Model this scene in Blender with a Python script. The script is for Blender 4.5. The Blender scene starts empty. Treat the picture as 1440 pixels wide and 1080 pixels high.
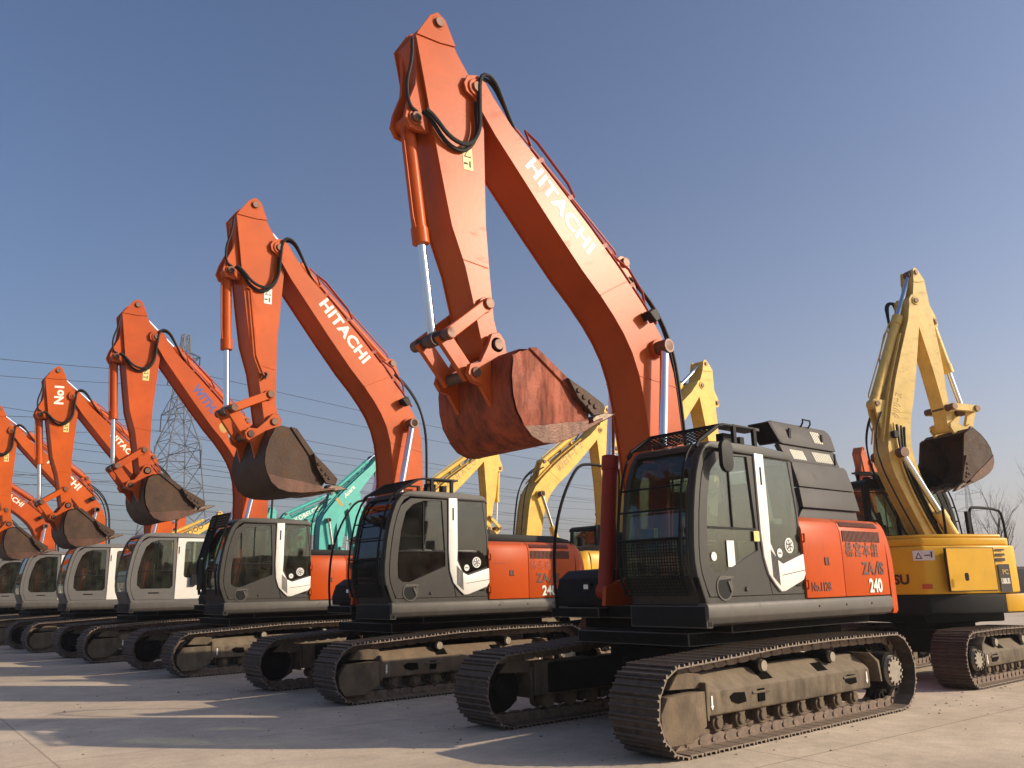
import bpy, bmesh, math, random
from mathutils import Vector, Matrix
from mathutils.geometry import tessellate_polygon
R = math.radians
random.seed(7)
scene = bpy.context.scene
COL = scene.collection

# ------------------------------------------------------------------ camera
cam_d = bpy.data.cameras.new('camera'); cam = bpy.data.objects.new('camera', cam_d); COL.objects.link(cam)
YAW, PITCH, ROLL = 0.867536811, 0.236393946, -0.020072965
fw = Vector((math.cos(PITCH)*math.cos(YAW), math.cos(PITCH)*math.sin(YAW), math.sin(PITCH)))
rt = Vector((math.sin(YAW), -math.cos(YAW), 0)); up = rt.cross(fw)
r2 = rt*math.cos(ROLL) + up*math.sin(ROLL); u2 = -rt*math.sin(ROLL) + up*math.cos(ROLL)
cam.matrix_world = Matrix(((r2.x, u2.x, -fw.x, -8.4408), (r2.y, u2.y, -fw.y, -6.7001), (r2.z, u2.z, -fw.z, 1.5418), (0, 0, 0, 1)))
cam_d.sensor_fit = 'HORIZONTAL'; cam_d.sensor_width = 36.0
cam_d.lens = 36.0*1181.737/1440.0
cam_d.clip_start = 0.05; cam_d.clip_end = 6000
scene.camera = cam

# ------------------------------------------------------------------ sky, sun, exposure
SUN_AZ, SUN_EL = R(-47.0), R(23.3)
world = bpy.data.worlds.new('World'); scene.world = world; world.use_nodes = True
wn = world.node_tree.nodes; wl = world.node_tree.links; wn.clear()
sky = wn.new('ShaderNodeTexSky'); sky.sky_type = 'NISHITA'; sky.sun_disc = False
sky.sun_elevation = SUN_EL
sky.sun_rotation = R(90.0) - SUN_AZ
sky.altitude = 30; sky.air_density = 1.15; sky.dust_density = 4.0; sky.ozone_density = 3.2
bg = wn.new('ShaderNodeBackground'); bg.inputs['Strength'].default_value = 0.102
wo = wn.new('ShaderNodeOutputWorld')
# winter haze all round the horizon, a little brighter towards the sun
sdir = Vector((math.cos(SUN_EL)*math.cos(SUN_AZ), math.cos(SUN_EL)*math.sin(SUN_AZ), math.sin(SUN_EL)))
def wmath(op, a, b=None):
    q = wn.new('ShaderNodeMath'); q.operation = op
    for i, v in enumerate((a, b)):
        if v is None: continue
        if isinstance(v, (int, float)): q.inputs[i].default_value = v
        else: wl.new(v, q.inputs[i])
    return q.outputs[0]
wtc = wn.new('ShaderNodeTexCoord'); wsx = wn.new('ShaderNodeSeparateXYZ'); wl.new(wtc.outputs['Generated'], wsx.inputs[0])
wdot = wn.new('ShaderNodeVectorMath'); wdot.operation = 'DOT_PRODUCT'; wl.new(wtc.outputs['Generated'], wdot.inputs[0]); wdot.inputs[1].default_value = sdir
hz = wmath('EXPONENT', wmath('MULTIPLY', wmath('MAXIMUM', wsx.outputs['Z'], 0.0), -4.9))
ph = wmath('ADD', wmath('MULTIPLY', wdot.outputs['Value'], .50), .52)
wmx = wn.new('ShaderNodeMix'); wmx.data_type = 'RGBA'; wmx.blend_type = 'ADD'; wmx.inputs['B'].default_value = (5.1, 4.1, 3.7, 1)
wl.new(wmath('MULTIPLY', hz, ph), wmx.inputs['Factor']); 
wti = wn.new('ShaderNodeMix'); wti.data_type = 'RGBA'; wti.blend_type = 'MULTIPLY'; wti.inputs['Factor'].default_value = 1; wti.inputs['B'].default_value = (.85, .96, 1.15, 1)
wl.new(sky.outputs[0], wti.inputs['A']); wl.new(wti.outputs['Result'], wmx.inputs['A'])
wl.new(wmx.outputs['Result'], bg.inputs['Color']); wl.new(bg.outputs[0], wo.inputs['Surface'])
sun_d = bpy.data.lights.new('sun', 'SUN'); sun_d.energy = 5.0; sun_d.angle = R(0.55); sun_d.color = (1.0, 0.83, 0.62)
sun = bpy.data.objects.new('sun', sun_d); COL.objects.link(sun)
sdir = Vector((math.cos(SUN_EL)*math.cos(SUN_AZ), math.cos(SUN_EL)*math.sin(SUN_AZ), math.sin(SUN_EL)))
sun.rotation_euler = sdir.to_track_quat('Z', 'Y').to_euler()
scene.view_settings.view_transform = 'Standard'; scene.view_settings.look = 'None'
scene.view_settings.exposure = 0.12; scene.view_settings.gamma = 1.0
try: scene.view_settings.use_curve_mapping = False
except Exception: pass

# ------------------------------------------------------------------ materials
MATS = {}
def new_mat(name):
    m = bpy.data.materials.new(name); m.use_nodes = True
    n = m.node_tree.nodes; l = m.node_tree.links
    return m, n, l, n['Principled BSDF']

def surf(name, col, rough=.5, metal=0, var=.25, scale=3.0, dirt=0.0, dirt_col=(.16, .12, .085), dust=0.0,
         dust_col=(.34, .28, .22), bump=0.0, bscale=60, coat=0.0, spec=.5, randv=0.0, streak=0.0, chips=0.0):
    """painted / dusty surface: colour variation, blotchy dirt, dust on upward faces"""
    m, n, l, b = new_mat(name)
    tc = n.new('ShaderNodeTexCoord')
    nz = n.new('ShaderNodeTexNoise'); nz.inputs['Scale'].default_value = scale; nz.inputs['Detail'].default_value = 6
    nz.inputs['Roughness'].default_value = .6
    l.new(tc.outputs['Object'], nz.inputs['Vector'])
    mr = n.new('ShaderNodeMapRange'); mr.inputs[1].default_value = .3; mr.inputs[2].default_value = .7
    mr.inputs[3].default_value = 1-var; mr.inputs[4].default_value = 1+var*.6
    l.new(nz.outputs['Fac'], mr.inputs[0])
    mul = n.new('ShaderNodeMix'); mul.data_type = 'RGBA'; mul.blend_type = 'MULTIPLY'; mul.inputs['Factor'].default_value = 1
    mul.inputs['A'].default_value = (*col, 1); l.new(mr.outputs[0], mul.inputs['B'])
    out = mul.outputs['Result']
    if randv:
        oi = n.new('ShaderNodeObjectInfo'); m2 = n.new('ShaderNodeMapRange')
        m2.inputs[3].default_value = 1-randv; m2.inputs[4].default_value = 1+randv
        l.new(oi.outputs['Random'], m2.inputs[0])
        x = n.new('ShaderNodeMix'); x.data_type = 'RGBA'; x.blend_type = 'MULTIPLY'; x.inputs['Factor'].default_value = 1
        l.new(out, x.inputs['A']); l.new(m2.outputs[0], x.inputs['B']); out = x.outputs['Result']
    if dirt:
        nd = n.new('ShaderNodeTexNoise'); nd.inputs['Scale'].default_value = scale*1.7; nd.inputs['Detail'].default_value = 9
        nd.inputs['Roughness'].default_value = .72
        vec = tc.outputs['Object']
        if streak:
            mp = n.new('ShaderNodeMapping'); mp.inputs['Scale'].default_value = (1.6, 1.6, .45)
            l.new(vec, mp.inputs['Vector']); vec = mp.outputs[0]
        l.new(vec, nd.inputs['Vector'])
        rd = n.new('ShaderNodeMapRange'); rd.inputs[1].default_value = .62-.28*dirt; rd.inputs[2].default_value = .78-.1*dirt
        rd.inputs[3].default_value = 0; rd.inputs[4].default_value = min(1, .35+dirt*.8)
        l.new(nd.outputs['Fac'], rd.inputs[0])
        x = n.new('ShaderNodeMix'); x.data_type = 'RGBA'
        l.new(rd.outputs[0], x.inputs['Factor']); l.new(out, x.inputs['A']); x.inputs['B'].default_value = (*dirt_col, 1)
        out = x.outputs['Result']
        rr = n.new('ShaderNodeMapRange'); rr.inputs[3].default_value = rough; rr.inputs[4].default_value = min(1, rough+.35)
        l.new(rd.outputs[0], rr.inputs[0]); l.new(rr.outputs[0], b.inputs['Roughness'])
    else:
        b.inputs['Roughness'].default_value = rough
    if chips:
        nc = n.new('ShaderNodeTexNoise'); nc.inputs['Scale'].default_value = 14; nc.inputs['Detail'].default_value = 8; nc.inputs['Roughness'].default_value = .75
        l.new(tc.outputs['Object'], nc.inputs['Vector'])
        rc = n.new('ShaderNodeMapRange'); rc.inputs[1].default_value = .70-.06*chips; rc.inputs[2].default_value = .73-.06*chips; rc.inputs[3].default_value = 0; rc.inputs[4].default_value = .8
        l.new(nc.outputs['Fac'], rc.inputs[0]); x = n.new('ShaderNodeMix'); x.data_type = 'RGBA'
        l.new(rc.outputs[0], x.inputs['Factor']); l.new(out, x.inputs['A']); x.inputs['B'].default_value = (.09, .04, .025, 1); out = x.outputs['Result']
    if dust:
        ge = n.new('ShaderNodeNewGeometry'); sx = n.new('ShaderNodeSeparateXYZ'); l.new(ge.outputs['Normal'], sx.inputs[0])
        r3 = n.new('ShaderNodeMapRange'); r3.inputs[1].default_value = .35; r3.inputs[2].default_value = 1
        r3.inputs[3].default_value = 0; r3.inputs[4].default_value = dust
        l.new(sx.outputs['Z'], r3.inputs[0])
        x = n.new('ShaderNodeMix'); x.data_type = 'RGBA'
        l.new(r3.outputs[0], x.inputs['Factor']); l.new(out, x.inputs['A']); x.inputs['B'].default_value = (*dust_col, 1)
        out = x.outputs['Result']
    l.new(out, b.inputs['Base Color'])
    b.inputs['Metallic'].default_value = metal
    b.inputs['Specular IOR Level'].default_value = spec
    if coat:
        b.inputs['Coat Weight'].default_value = coat; b.inputs['Coat Roughness'].default_value = .22
    if bump:
        bn = n.new('ShaderNodeTexNoise'); bn.inputs['Scale'].default_value = bscale; bn.inputs['Detail'].default_value = 5
        l.new(tc.outputs['Object'], bn.inputs['Vector'])
        bp = n.new('ShaderNodeBump'); bp.inputs['Strength'].default_value = bump; bp.inputs['Distance'].default_value = .01
        l.new(bn.outputs['Fac'], bp.inputs['Height']); l.new(bp.outputs[0], b.inputs['Normal'])
    MATS[name] = m
    return m

surf('orange', (.50, .082, .005), .42, var=.18, scale=1.3, dirt=.16, dirt_col=(.22, .04, .012), bump=.05, bscale=25, dust=.10, spec=.2, chips=.6)
surf('orange_b', (.47, .072, .006), .46, var=.22, scale=1.1, dirt=.22, dirt_col=(.20, .04, .014), bump=.05, bscale=25, dust=.15, spec=.2, chips=1, streak=1)
surf('orange_c', (.50, .088, .008), .42, var=.18, scale=1.6, dirt=.14, dirt_col=(.24, .05, .015), bump=.05, bscale=25, dust=.10, spec=.2, chips=.7)
surf('orange_worn', (.47, .080, .009), .36, var=.18, scale=1.2, dirt=.16, dirt_col=(.25, .045, .016), bump=.06, bscale=22, dust=.10, spec=.20, chips=.6, streak=1)
surf('orange_panel', (.48, .066, .003), .44, var=.08, dirt=.10, dirt_col=(.30, .045, .01), dust=.12, spec=.16, streak=1)
surf('red_orange', (.28, .028, .010), .5, var=.12, dirt=.2, dirt_col=(.10, .03, .02), spec=.3)
surf('yellow', (.72, .46, .08), .45, var=.16, dirt=.26, dirt_col=(.26, .15, .05), bump=.05, bscale=25, dust=.12, streak=1, spec=.25)
surf('yellow_pale', (.70, .49, .14), .45, var=.16, dirt=.30, dirt_col=(.26, .15, .06), bump=.06, bscale=25, dust=.12, streak=1, spec=.25)
surf('yellow_body', (.72, .39, .02), .38, var=.09, dirt=.12, dirt_col=(.36, .19, .04), dust=.2, spec=.25, streak=1)
surf('teal', (.05, .42, .36), .42, var=.14, dirt=.15, dirt_col=(.08, .16, .14), dust=.25)
surf('grey_cab', (.040, .037, .032), .45, var=.18, dirt=.25, dirt_col=(.085, .072, .058), dust=.2, spec=.28)
surf('shoe_edge', (.20, .155, .12), .6, metal=.2, var=.4, scale=9, dirt=.4, dirt_col=(.08, .06, .045))
surf('grey_old', (.125, .12, .115), .42, var=.12, dirt=.2, dirt_col=(.17, .145, .12), dust=.25, spec=.35)
surf('grey_skirt', (.092, .084, .074), .5, var=.18, dirt=.35, dirt_col=(.15, .122, .098), dust=.2, streak=1, spec=.28)
surf('hood_grey', (.072, .066, .063), .55, var=.12, dirt=.25, dirt_col=(.11, .092, .08), dust=.12, spec=.15)
surf('white_panel', (.74, .71, .65), .35, var=.05, dirt=.12, dirt_col=(.4, .35, .28))
surf('cream', (.78, .74, .62), .6, var=.06)
surf('black', (.010, .010, .010), .6, var=.25, dust=.06, dirt=.15, dirt_col=(.03, .026, .022), spec=.16)
surf('rubber', (.010, .010, .010), .6, var=.2, spec=.3)
surf('dark_inside', (.028, .026, .024), .8, var=.3)
surf('frame_dark', (.012, .0105, .0095), .85, var=.35, dirt=.3, dirt_col=(.04, .03, .022), dust=.08, spec=.08)
surf('track_steel', (.062, .046, .036), .62, metal=.2, var=.4, scale=7, dirt=.5, dirt_col=(.17, .12, .085), bump=.5, bscale=40, randv=.22, dust=.7, dust_col=(.30, .225, .165), spec=.35)
surf('track_frame', (.15, .116, .078), .8, var=.4, scale=3.2, dirt=.65, dirt_col=(.05, .038, .028), bump=.35, bscale=40, dust=.5, dust_col=(.30, .24, .17), streak=1, spec=.3)
surf('frame_rust', (.16, .115, .072), .8, var=.45, scale=3, dirt=.6, dirt_col=(.07, .06, .055), bump=.35, bscale=40, dust=.45, dust_col=(.30, .22, .15), streak=1, spec=.3)
surf('opening_shade', (.004, .0038, .0035), .9, var=.1, spec=.05)  # flat near-black that stands for the shade inside openings
surf('chain_dust', (.16, .115, .085), .8, var=.4, scale=9, dirt=.5, dirt_col=(.28, .19, .14), bump=.4, bscale=40, dust=.5, dust_col=(.42, .30, .23))
surf('hub_dust', (.30, .26, .20), .85, var=.3, scale=8, dirt=.4, dirt_col=(.14, .10, .07), bump=.3)
surf('bucket_rust', (.058, .032, .02), .6, metal=.15, var=.4, scale=3, dirt=.55, dirt_col=(.125, .068, .036), bump=.4, bscale=30, dust=.1, dust_col=(.2, .14, .1), spec=.3)
surf('bucket_painted', (.33, .062, .02), .55, var=.35, scale=2.6, dirt=.72, dirt_col=(.04, .021, .016), bump=.4, bscale=30, spec=.25, streak=1)
surf('bucket_floor', (.105, .05, .034), .45, metal=.35, var=.35, dirt=.45, dirt_col=(.05, .032, .026), bump=.35, spec=.3, streak=1)
surf('tooth_steel', (.17, .125, .09), .45, metal=.5, var=.35, scale=8, dirt=.35, dirt_col=(.07, .045, .03), bump=.3)
surf('steel_pin', (.14, .075, .05), .5, metal=.4, var=.3, dirt=.4, dirt_col=(.06, .04, .035))
surf('chrome', (.78, .79, .82), .16, metal=1, var=.04)
surf('lamp_glass', (.75, .77, .8), .12, metal=.6, var=.05)
surf('seat_cloth', (.13, .10, .075), .9, var=.2)
surf('yellow_seat', (.28, .18, .05), .9, var=.2)
surf('text_dark', (.07, .02, .014), .5, var=.3, scale=20)
surf('text_brown', (.15, .035, .016), .6, var=.5, scale=25)
surf('text_faint', (.46, .085, .028), .6, var=.4, scale=25)
surf('text_blue', (.05, .06, .25), .5, var=.1)
surf('text_teal', (.10, .42, .48), .5, var=.1)
surf('text_white', (.80, .77, .66), .5, var=.08, scale=15)
surf('text_gold', (.45, .28, .05), .5, var=.1)
surf('text_ghost', (.42, .25, .07), .6, var=.4, scale=25)
surf('label_yellow', (.72, .55, .20), .5, var=.12, scale=12)
surf('label_white', (.74, .73, .68), .5, var=.08)
surf('reflector', (.55, .08, .02), .25, var=.1)
surf('tower_steel', (.12, .13, .15), .7, var=.1, spec=.2)
surf('wire', (.03, .032, .036), .8, var=.1, spec=.1)
surf('tank_grey', (.16, .17, .19), .6, var=.2, scale=.3)
surf('roof_white', (.62, .62, .6), .6, var=.1)
surf('bark', (.10, .075, .055), .9, var=.3)
surf('brick_wall', (.26, .20, .16), .9, var=.2)

def glass(name, tint, refl=1.0):
    m = bpy.data.materials.new(name); m.use_nodes = True; n = m.node_tree.nodes; l = m.node_tree.links; n.clear()
    o = n.new('ShaderNodeOutputMaterial'); t = n.new('ShaderNodeBsdfTransparent'); t.inputs[0].default_value = (*tint, 1)
    g = n.new('ShaderNodeBsdfGlossy'); g.inputs['Roughness'].default_value = .03; g.inputs[0].default_value = (.95, .97, 1, 1)
    lw = n.new('ShaderNodeLayerWeight'); lw.inputs[0].default_value = .5
    pw = n.new('ShaderNodeMath'); pw.operation = 'POWER'; pw.inputs[1].default_value = 4.0; l.new(lw.outputs['Facing'], pw.inputs[0])
    f = n.new('ShaderNodeMath'); f.operation = 'MULTIPLY_ADD'; f.inputs[1].default_value = .75; f.inputs[2].default_value = .045; l.new(pw.outputs[0], f.inputs[0])
    d = n.new('ShaderNodeBsdfDiffuse'); d.inputs[0].default_value = (.30, .29, .25, 1)
    tc = n.new('ShaderNodeTexCoord'); nz = n.new('ShaderNodeTexNoise'); nz.inputs['Scale'].default_value = 4; nz.inputs['Detail'].default_value = 7
    l.new(tc.outputs['Object'], nz.inputs['Vector'])
    mr = n.new('ShaderNodeMapRange'); mr.inputs[1].default_value = .35; mr.inputs[2].default_value = .75
    mr.inputs[3].default_value = .01; mr.inputs[4].default_value = .07; l.new(nz.outputs['Fac'], mr.inputs[0])
    md = n.new('ShaderNodeMixShader'); l.new(mr.outputs[0], md.inputs[0]); l.new(t.outputs[0], md.inputs[1]); l.new(d.outputs[0], md.inputs[2])
    mx = n.new('ShaderNodeMixShader'); l.new(f.outputs[0], mx.inputs[0]); l.new(md.outputs[0], mx.inputs[1]); l.new(g.outputs[0], mx.inputs[2])
    l.new(mx.outputs[0], o.inputs[0]); MATS[name] = m
glass('glass', (.66, .72, .64)); glass('glass_dark', (.26, .27, .25))

# ground: worn pale concrete
def ground_mat():
    m, n, l, b = new_mat('concrete_ground')
    tc = n.new('ShaderNodeTexCoord')
    def noise(s, d=6, r=.6, sc=None):
        z = n.new('ShaderNodeTexNoise'); z.inputs['Scale'].default_value = s; z.inputs['Detail'].default_value = d; z.inputs['Roughness'].default_value = r
        if sc:
            mp = n.new('ShaderNodeMapping'); mp.inputs['Scale'].default_value = sc; mp.inputs['Rotation'].default_value = (0, 0, R(12))
            l.new(tc.outputs['Object'], mp.inputs[0]); l.new(mp.outputs[0], z.inputs['Vector'])
        else: l.new(tc.outputs['Object'], z.inputs['Vector'])
        return z.outputs['Fac']
    cr = n.new('ShaderNodeValToRGB'); cr.color_ramp.elements[0].position = .32; cr.color_ramp.elements[1].position = .7
    cr.color_ramp.elements[0].color = (.56, .452, .335, 1); cr.color_ramp.elements[1].color = (.72, .595, .45, 1)
    l.new(noise(.35, 8, .62), cr.inputs[0])
    def mult(a, fac, lo, hi, p0=.35, p1=.65):
        mr = n.new('ShaderNodeMapRange'); mr.inputs[1].default_value = p0; mr.inputs[2].default_value = p1; mr.inputs[3].default_value = lo; mr.inputs[4].default_value = hi
        l.new(fac, mr.inputs[0]); x = n.new('ShaderNodeMix'); x.data_type = 'RGBA'; x.blend_type = 'MULTIPLY'; x.inputs['Factor'].default_value = 1
        l.new(a, x.inputs['A']); l.new(mr.outputs[0], x.inputs['B']); return x.outputs['Result']
    o = mult(cr.outputs[0], noise(2.2, 8, .7), .86, 1.08)
    o = mult(o, noise(.5, 6, .6, (.5, 1.6, 1)), .90, 1.05)      # tyre and track scuffs
    o = mult(o, noise(40, 4, .6), .9, 1.07)
    o = mult(o, noise(.12, 4, .5), .84, 1.06)
    o = mult(o, noise(.55, 7, .65), 1.0, .80, .62, .74)          # oil and mud stains
    o = mult(o, noise(9, 6, .75), .90, 1.05)
    bk = n.new('ShaderNodeTexBrick'); bk.offset = 0; bk.inputs['Scale'].default_value = 1; bk.inputs['Brick Width'].default_value = 5.2; bk.inputs['Row Height'].default_value = 4.6
    bk.inputs['Mortar Size'].default_value = .012; bk.inputs['Mortar Smooth'].default_value = .3; bk.inputs['Color1'].default_value = (1, 1, 1, 1); bk.inputs['Color2'].default_value = (.95, .95, .95, 1); bk.inputs['Mortar'].default_value = (.55, .52, .5, 1)
    mpb = n.new('ShaderNodeMapping'); mpb.inputs['Location'].default_value = (1.2, 2.2, 0); mpb.inputs['Rotation'].default_value = (0, 0, R(3)); l.new(tc.outputs['Object'], mpb.inputs[0]); l.new(mpb.outputs[0], bk.inputs['Vector'])
    xb = n.new('ShaderNodeMix'); xb.data_type = 'RGBA'; xb.blend_type = 'MULTIPLY'; xb.inputs['Factor'].default_value = .8
    l.new(o, xb.inputs['A']); l.new(bk.outputs['Color'], xb.inputs['B']); o = xb.outputs['Result']
    l.new(o, b.inputs['Base Color']); b.inputs['Roughness'].default_value = .85; b.inputs['Specular IOR Level'].default_value = .25
    bp = n.new('ShaderNodeBump'); bp.inputs['Strength'].default_value = .25; bp.inputs['Distance'].default_value = .01
    l.new(noise(55, 6, .7), bp.inputs['Height']); l.new(bp.outputs[0], b.inputs['Normal'])
    MATS['ground'] = m
ground_mat()

# ------------------------------------------------------------------ mesh tools
class MB:
    def __init__(s): s.v = []; s.f = []; s.m = []
    def add(s, vs, fs, mi=0):
        o = len(s.v); s.v += [tuple(v) for v in vs]; s.f += [tuple(i+o for i in f) for f in fs]; s.m += [mi]*len(fs); return s
    def box(s, c, d, mi=0, rot=None):
        h = [x/2 for x in d]
        vs = [Vector((sx*h[0], sy*h[1], sz*h[2])) for sx in (-1, 1) for sy in (-1, 1) for sz in (-1, 1)]
        if rot is not None: vs = [rot @ v for v in vs]
        c = Vector(c); return s.add([v+c for v in vs], [(0, 1, 3, 2), (4, 6, 7, 5), (0, 4, 5, 1), (2, 3, 7, 6), (0, 2, 6, 4), (1, 5, 7, 3)], mi)
    def ext(s, poly, a, b, fn, mi=0, holes=()):
        """extrude a 2D polygon (with holes) between depth a and b; fn(u, v, depth) -> xyz"""
        loops = [list(poly)] + [list(h) for h in holes]
        tris = tessellate_polygon([[Vector((p[0], p[1], 0)) for p in lp] for lp in loops])
        flat = [p for lp in loops for p in lp]; N = len(flat)
        vs = [fn(p[0], p[1], a) for p in flat] + [fn(p[0], p[1], b) for p in flat]
        fs = []
        if not holes: fs += [tuple(range(N)), tuple(range(2*N-1, N-1, -1))]
        else: fs += [tuple(t) for t in tris] + [tuple(i+N for i in reversed(t)) for t in tris]
        o = 0
        for lp in loops:
            k = len(lp)
            for i in range(k):
                j = (i+1) % k; fs.append((o+i, o+j, o+j+N, o+i+N))
            o += k
        return s.add(vs, fs, mi)
    def prism(s, poly, y0, y1, mi=0, holes=()): return s.ext(poly, y0, y1, lambda u, v, d: (u, d, v), mi, holes)
    def prismz(s, poly, z0, z1, mi=0, holes=()): return s.ext(poly, z0, z1, lambda u, v, d: (u, v, d), mi, holes)
    def cyl(s, p0, p1, r0, r1=None, seg=16, mi=0):
        r1 = r0 if r1 is None else r1
        p0 = Vector(p0); p1 = Vector(p1); d = (p1-p0).normalized()
        a = d.orthogonal().normalized(); b = d.cross(a)
        vs = []
        for p, r in ((p0, r0), (p1, r1)):
            vs += [p + a*(r*math.cos(2*math.pi*i/seg)) + b*(r*math.sin(2*math.pi*i/seg)) for i in range(seg)]
        fs = [(i, (i+1) % seg, (i+1) % seg+seg, i+seg) for i in range(seg)] + [tuple(range(seg-1, -1, -1)), tuple(range(seg, 2*seg))]
        return s.add(vs, fs, mi)
    def tube(s, path, r, seg=8, mi=0, smooth=0):
        P = [Vector(p) for p in path]
        for _ in range(smooth):
            Q = [P[0]]
            for i in range(len(P)-1):
                Q += [P[i].lerp(P[i+1], .25), P[i].lerp(P[i+1], .75)]
            P = Q + [P[-1]]
        n = len(P); vs = []; ref = None
        for i, p in enumerate(P):
            d = (P[min(i+1, n-1)] - P[max(i-1, 0)]).normalized()
            if ref is None: a = d.orthogonal().normalized()
            else:
                a = ref - d*ref.dot(d)
                a = a.normalized() if a.length > 1e-6 else d.orthogonal().normalized()
            ref = a; b = d.cross(a)
            rr = r[i] if isinstance(r, (list, tuple)) else r
            vs += [p + a*(rr*math.cos(2*math.pi*k/seg)) + b*(rr*math.sin(2*math.pi*k/seg)) for k in range(seg)]
        fs = []
        for i in range(n-1):
            for k in range(seg):
                k2 = (k+1) % seg; fs.append((i*seg+k, i*seg+k2, (i+1)*seg+k2, (i+1)*seg+k))
        fs += [tuple(range(seg-1, -1, -1)), tuple(range((n-1)*seg, n*seg))]
        return s.add(vs, fs, mi)
    def strip(s, prof, y0, y1, th, mi=0):
        """curved sheet: profile of (x, z) points swept from y0 to y1, given thickness"""
        n = len(prof); nr = []
        for i in range(n):
            a = Vector(prof[max(i-1, 0)]); b = Vector(prof[min(i+1, n-1)]); d = (b-a).normalized(); nr.append(Vector((d.y, -d.x)))
        inn = [Vector(p) - nr[i]*th for i, p in enumerate(prof)]
        return s.prism([tuple(p) for p in prof] + [tuple(p) for p in reversed(inn)], y0, y1, mi)
    def mesh(s, name, mats, bevel=0, seg=1, angle=35):
        me = bpy.data.meshes.new(name); me.from_pydata(s.v, [], s.f)
        for k in mats: me.materials.append(MATS[k])
        me.polygons.foreach_set('material_index', s.m)
        bm = bmesh.new(); bm.from_mesh(me)
        bmesh.ops.recalc_face_normals(bm, faces=bm.faces)
        if bevel:
            ed = [e for e in bm.edges if len(e.link_faces) == 2 and e.calc_face_angle(0) > R(28)]
            bmesh.ops.bevel(bm, geom=ed, offset=bevel, offset_type='OFFSET', segments=seg, profile=.6, affect='EDGES', clamp_overlap=True)
        bm.to_mesh(me); bm.free()
        me.polygons.foreach_set('use_smooth', [True]*len(me.polygons))
        me.set_sharp_from_angle(angle=R(angle))
        me.update(); return me

CACHE = {}
def cached(key, fn):
    if key not in CACHE: CACHE[key] = fn()
    return CACHE[key]
def ob(name, me, parent=None, loc=(0, 0, 0), rot=(0, 0, 0), kind=None, label=None):
    o = bpy.data.objects.new(name, me); COL.objects.link(o)
    o.parent = parent; o.location = loc; o.rotation_euler = rot
    if kind: o['kind'] = kind
    if label: o['label'] = label
    return o
def tag(o, label, cat, group=None):
    o['label'] = label; o['category'] = cat
    if group: o['group'] = group
    return o
def arc(cx, cz, r, a0, a1, n):
    return [(cx+r*math.cos(R(a0+(a1-a0)*i/(n-1))), cz+r*math.sin(R(a0+(a1-a0)*i/(n-1)))) for i in range(n)]

def text_mesh(txt, size, mat, bold=.0, extrude=.0015, align='LEFT', shear=0, space=1.0, sx=1.0):
    def mk():
        c = bpy.data.curves.new('lettering', 'FONT'); c.body = txt; c.size = size; c.offset = bold; c.extrude = extrude
        c.align_x = align; c.align_y = 'BOTTOM_BASELINE' if hasattr(c, 'align_y') else 'TOP'; c.shear = shear; c.space_character = space
        c.resolution_u = 3
        o = bpy.data.objects.new('lettering', c); COL.objects.link(o)
        bpy.context.view_layer.update()
        me = bpy.data.meshes.new_from_object(o.evaluated_get(bpy.context.evaluated_depsgraph_get()))
        bpy.data.objects.remove(o); bpy.data.curves.remove(c)
        if sx != 1.0:
            for v in me.vertices: v.co.x *= sx
        me.materials.clear(); me.materials.append(MATS[mat]); me.name = 'lettering'
        return me
    return cached(('txt', txt, size, mat, bold, align, shear, space, sx), mk)
def put_text(me, parent, origin, right, normal, name='lettering'):
    """lettering whose writing direction is right and which faces normal (parent coordinates)"""
    r = Vector(right).normalized(); nn = Vector(normal).normalized(); u = nn.cross(r)
    o = ob(name, me, parent)
    o.matrix_local = Matrix(((r.x, u.x, nn.x, origin[0]), (r.y, u.y, nn.y, origin[1]), (r.z, u.z, nn.z, origin[2]), (0, 0, 0, 1)))
    return o

# ------------------------------------------------------------------ setting
def make_ground():
    mb = MB(); s = 1500
    mb.add([(-s, -s, 0), (s, -s, 0), (s, s, 0), (-s, s, 0)], [(0, 1, 2, 3)])
    g = ob('ground', mb.mesh('ground', ['ground'])); g['kind'] = 'structure'
make_ground()

# ------------------------------------------------------------------ excavator parts
# machine frame: x forward, y to the machine's left, z up, origin on the ground under the slew ring
SHOES = 54
def track_path(hl=2.45, th=.93, n=SHOES):
    """outer face of the track as (x, z, angle) stations, one for each shoe"""
    fr, rr = th*.445, th*.49
    P = arc(hl-fr, fr, fr, -90, 78, 14)
    P += [(hl*.5, th*.925), (hl*.13, th*.975), (-hl*.25, th*.99), (-hl*.62, th*.985)]
    P += arc(-hl+rr, rr, rr, 88, 270, 16)
    P.append((hl-fr, 0.0))
    L = [0]
    for i in range(len(P)-1): L.append(L[-1]+math.dist(P[i], P[i+1]))
    out = []
    for k in range(n):
        t = (k+.5)/n*L[-1]
        def at(t):
            t %= L[-1]
            for i in range(len(P)-1):
                if L[i+1] >= t:
                    f = (t-L[i])/max(1e-9, L[i+1]-L[i]); return Vector((P[i][0]+(P[i+1][0]-P[i][0])*f, P[i][1]+(P[i+1][1]-P[i][1])*f))
        c = at(t); a = at(t-L[-1]/n*.5); b = at(t+L[-1]/n*.5); d = (b-a)
        out.append((c.x, c.y, math.atan2(d.y, d.x)))
    return out, L[-1]/n

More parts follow.
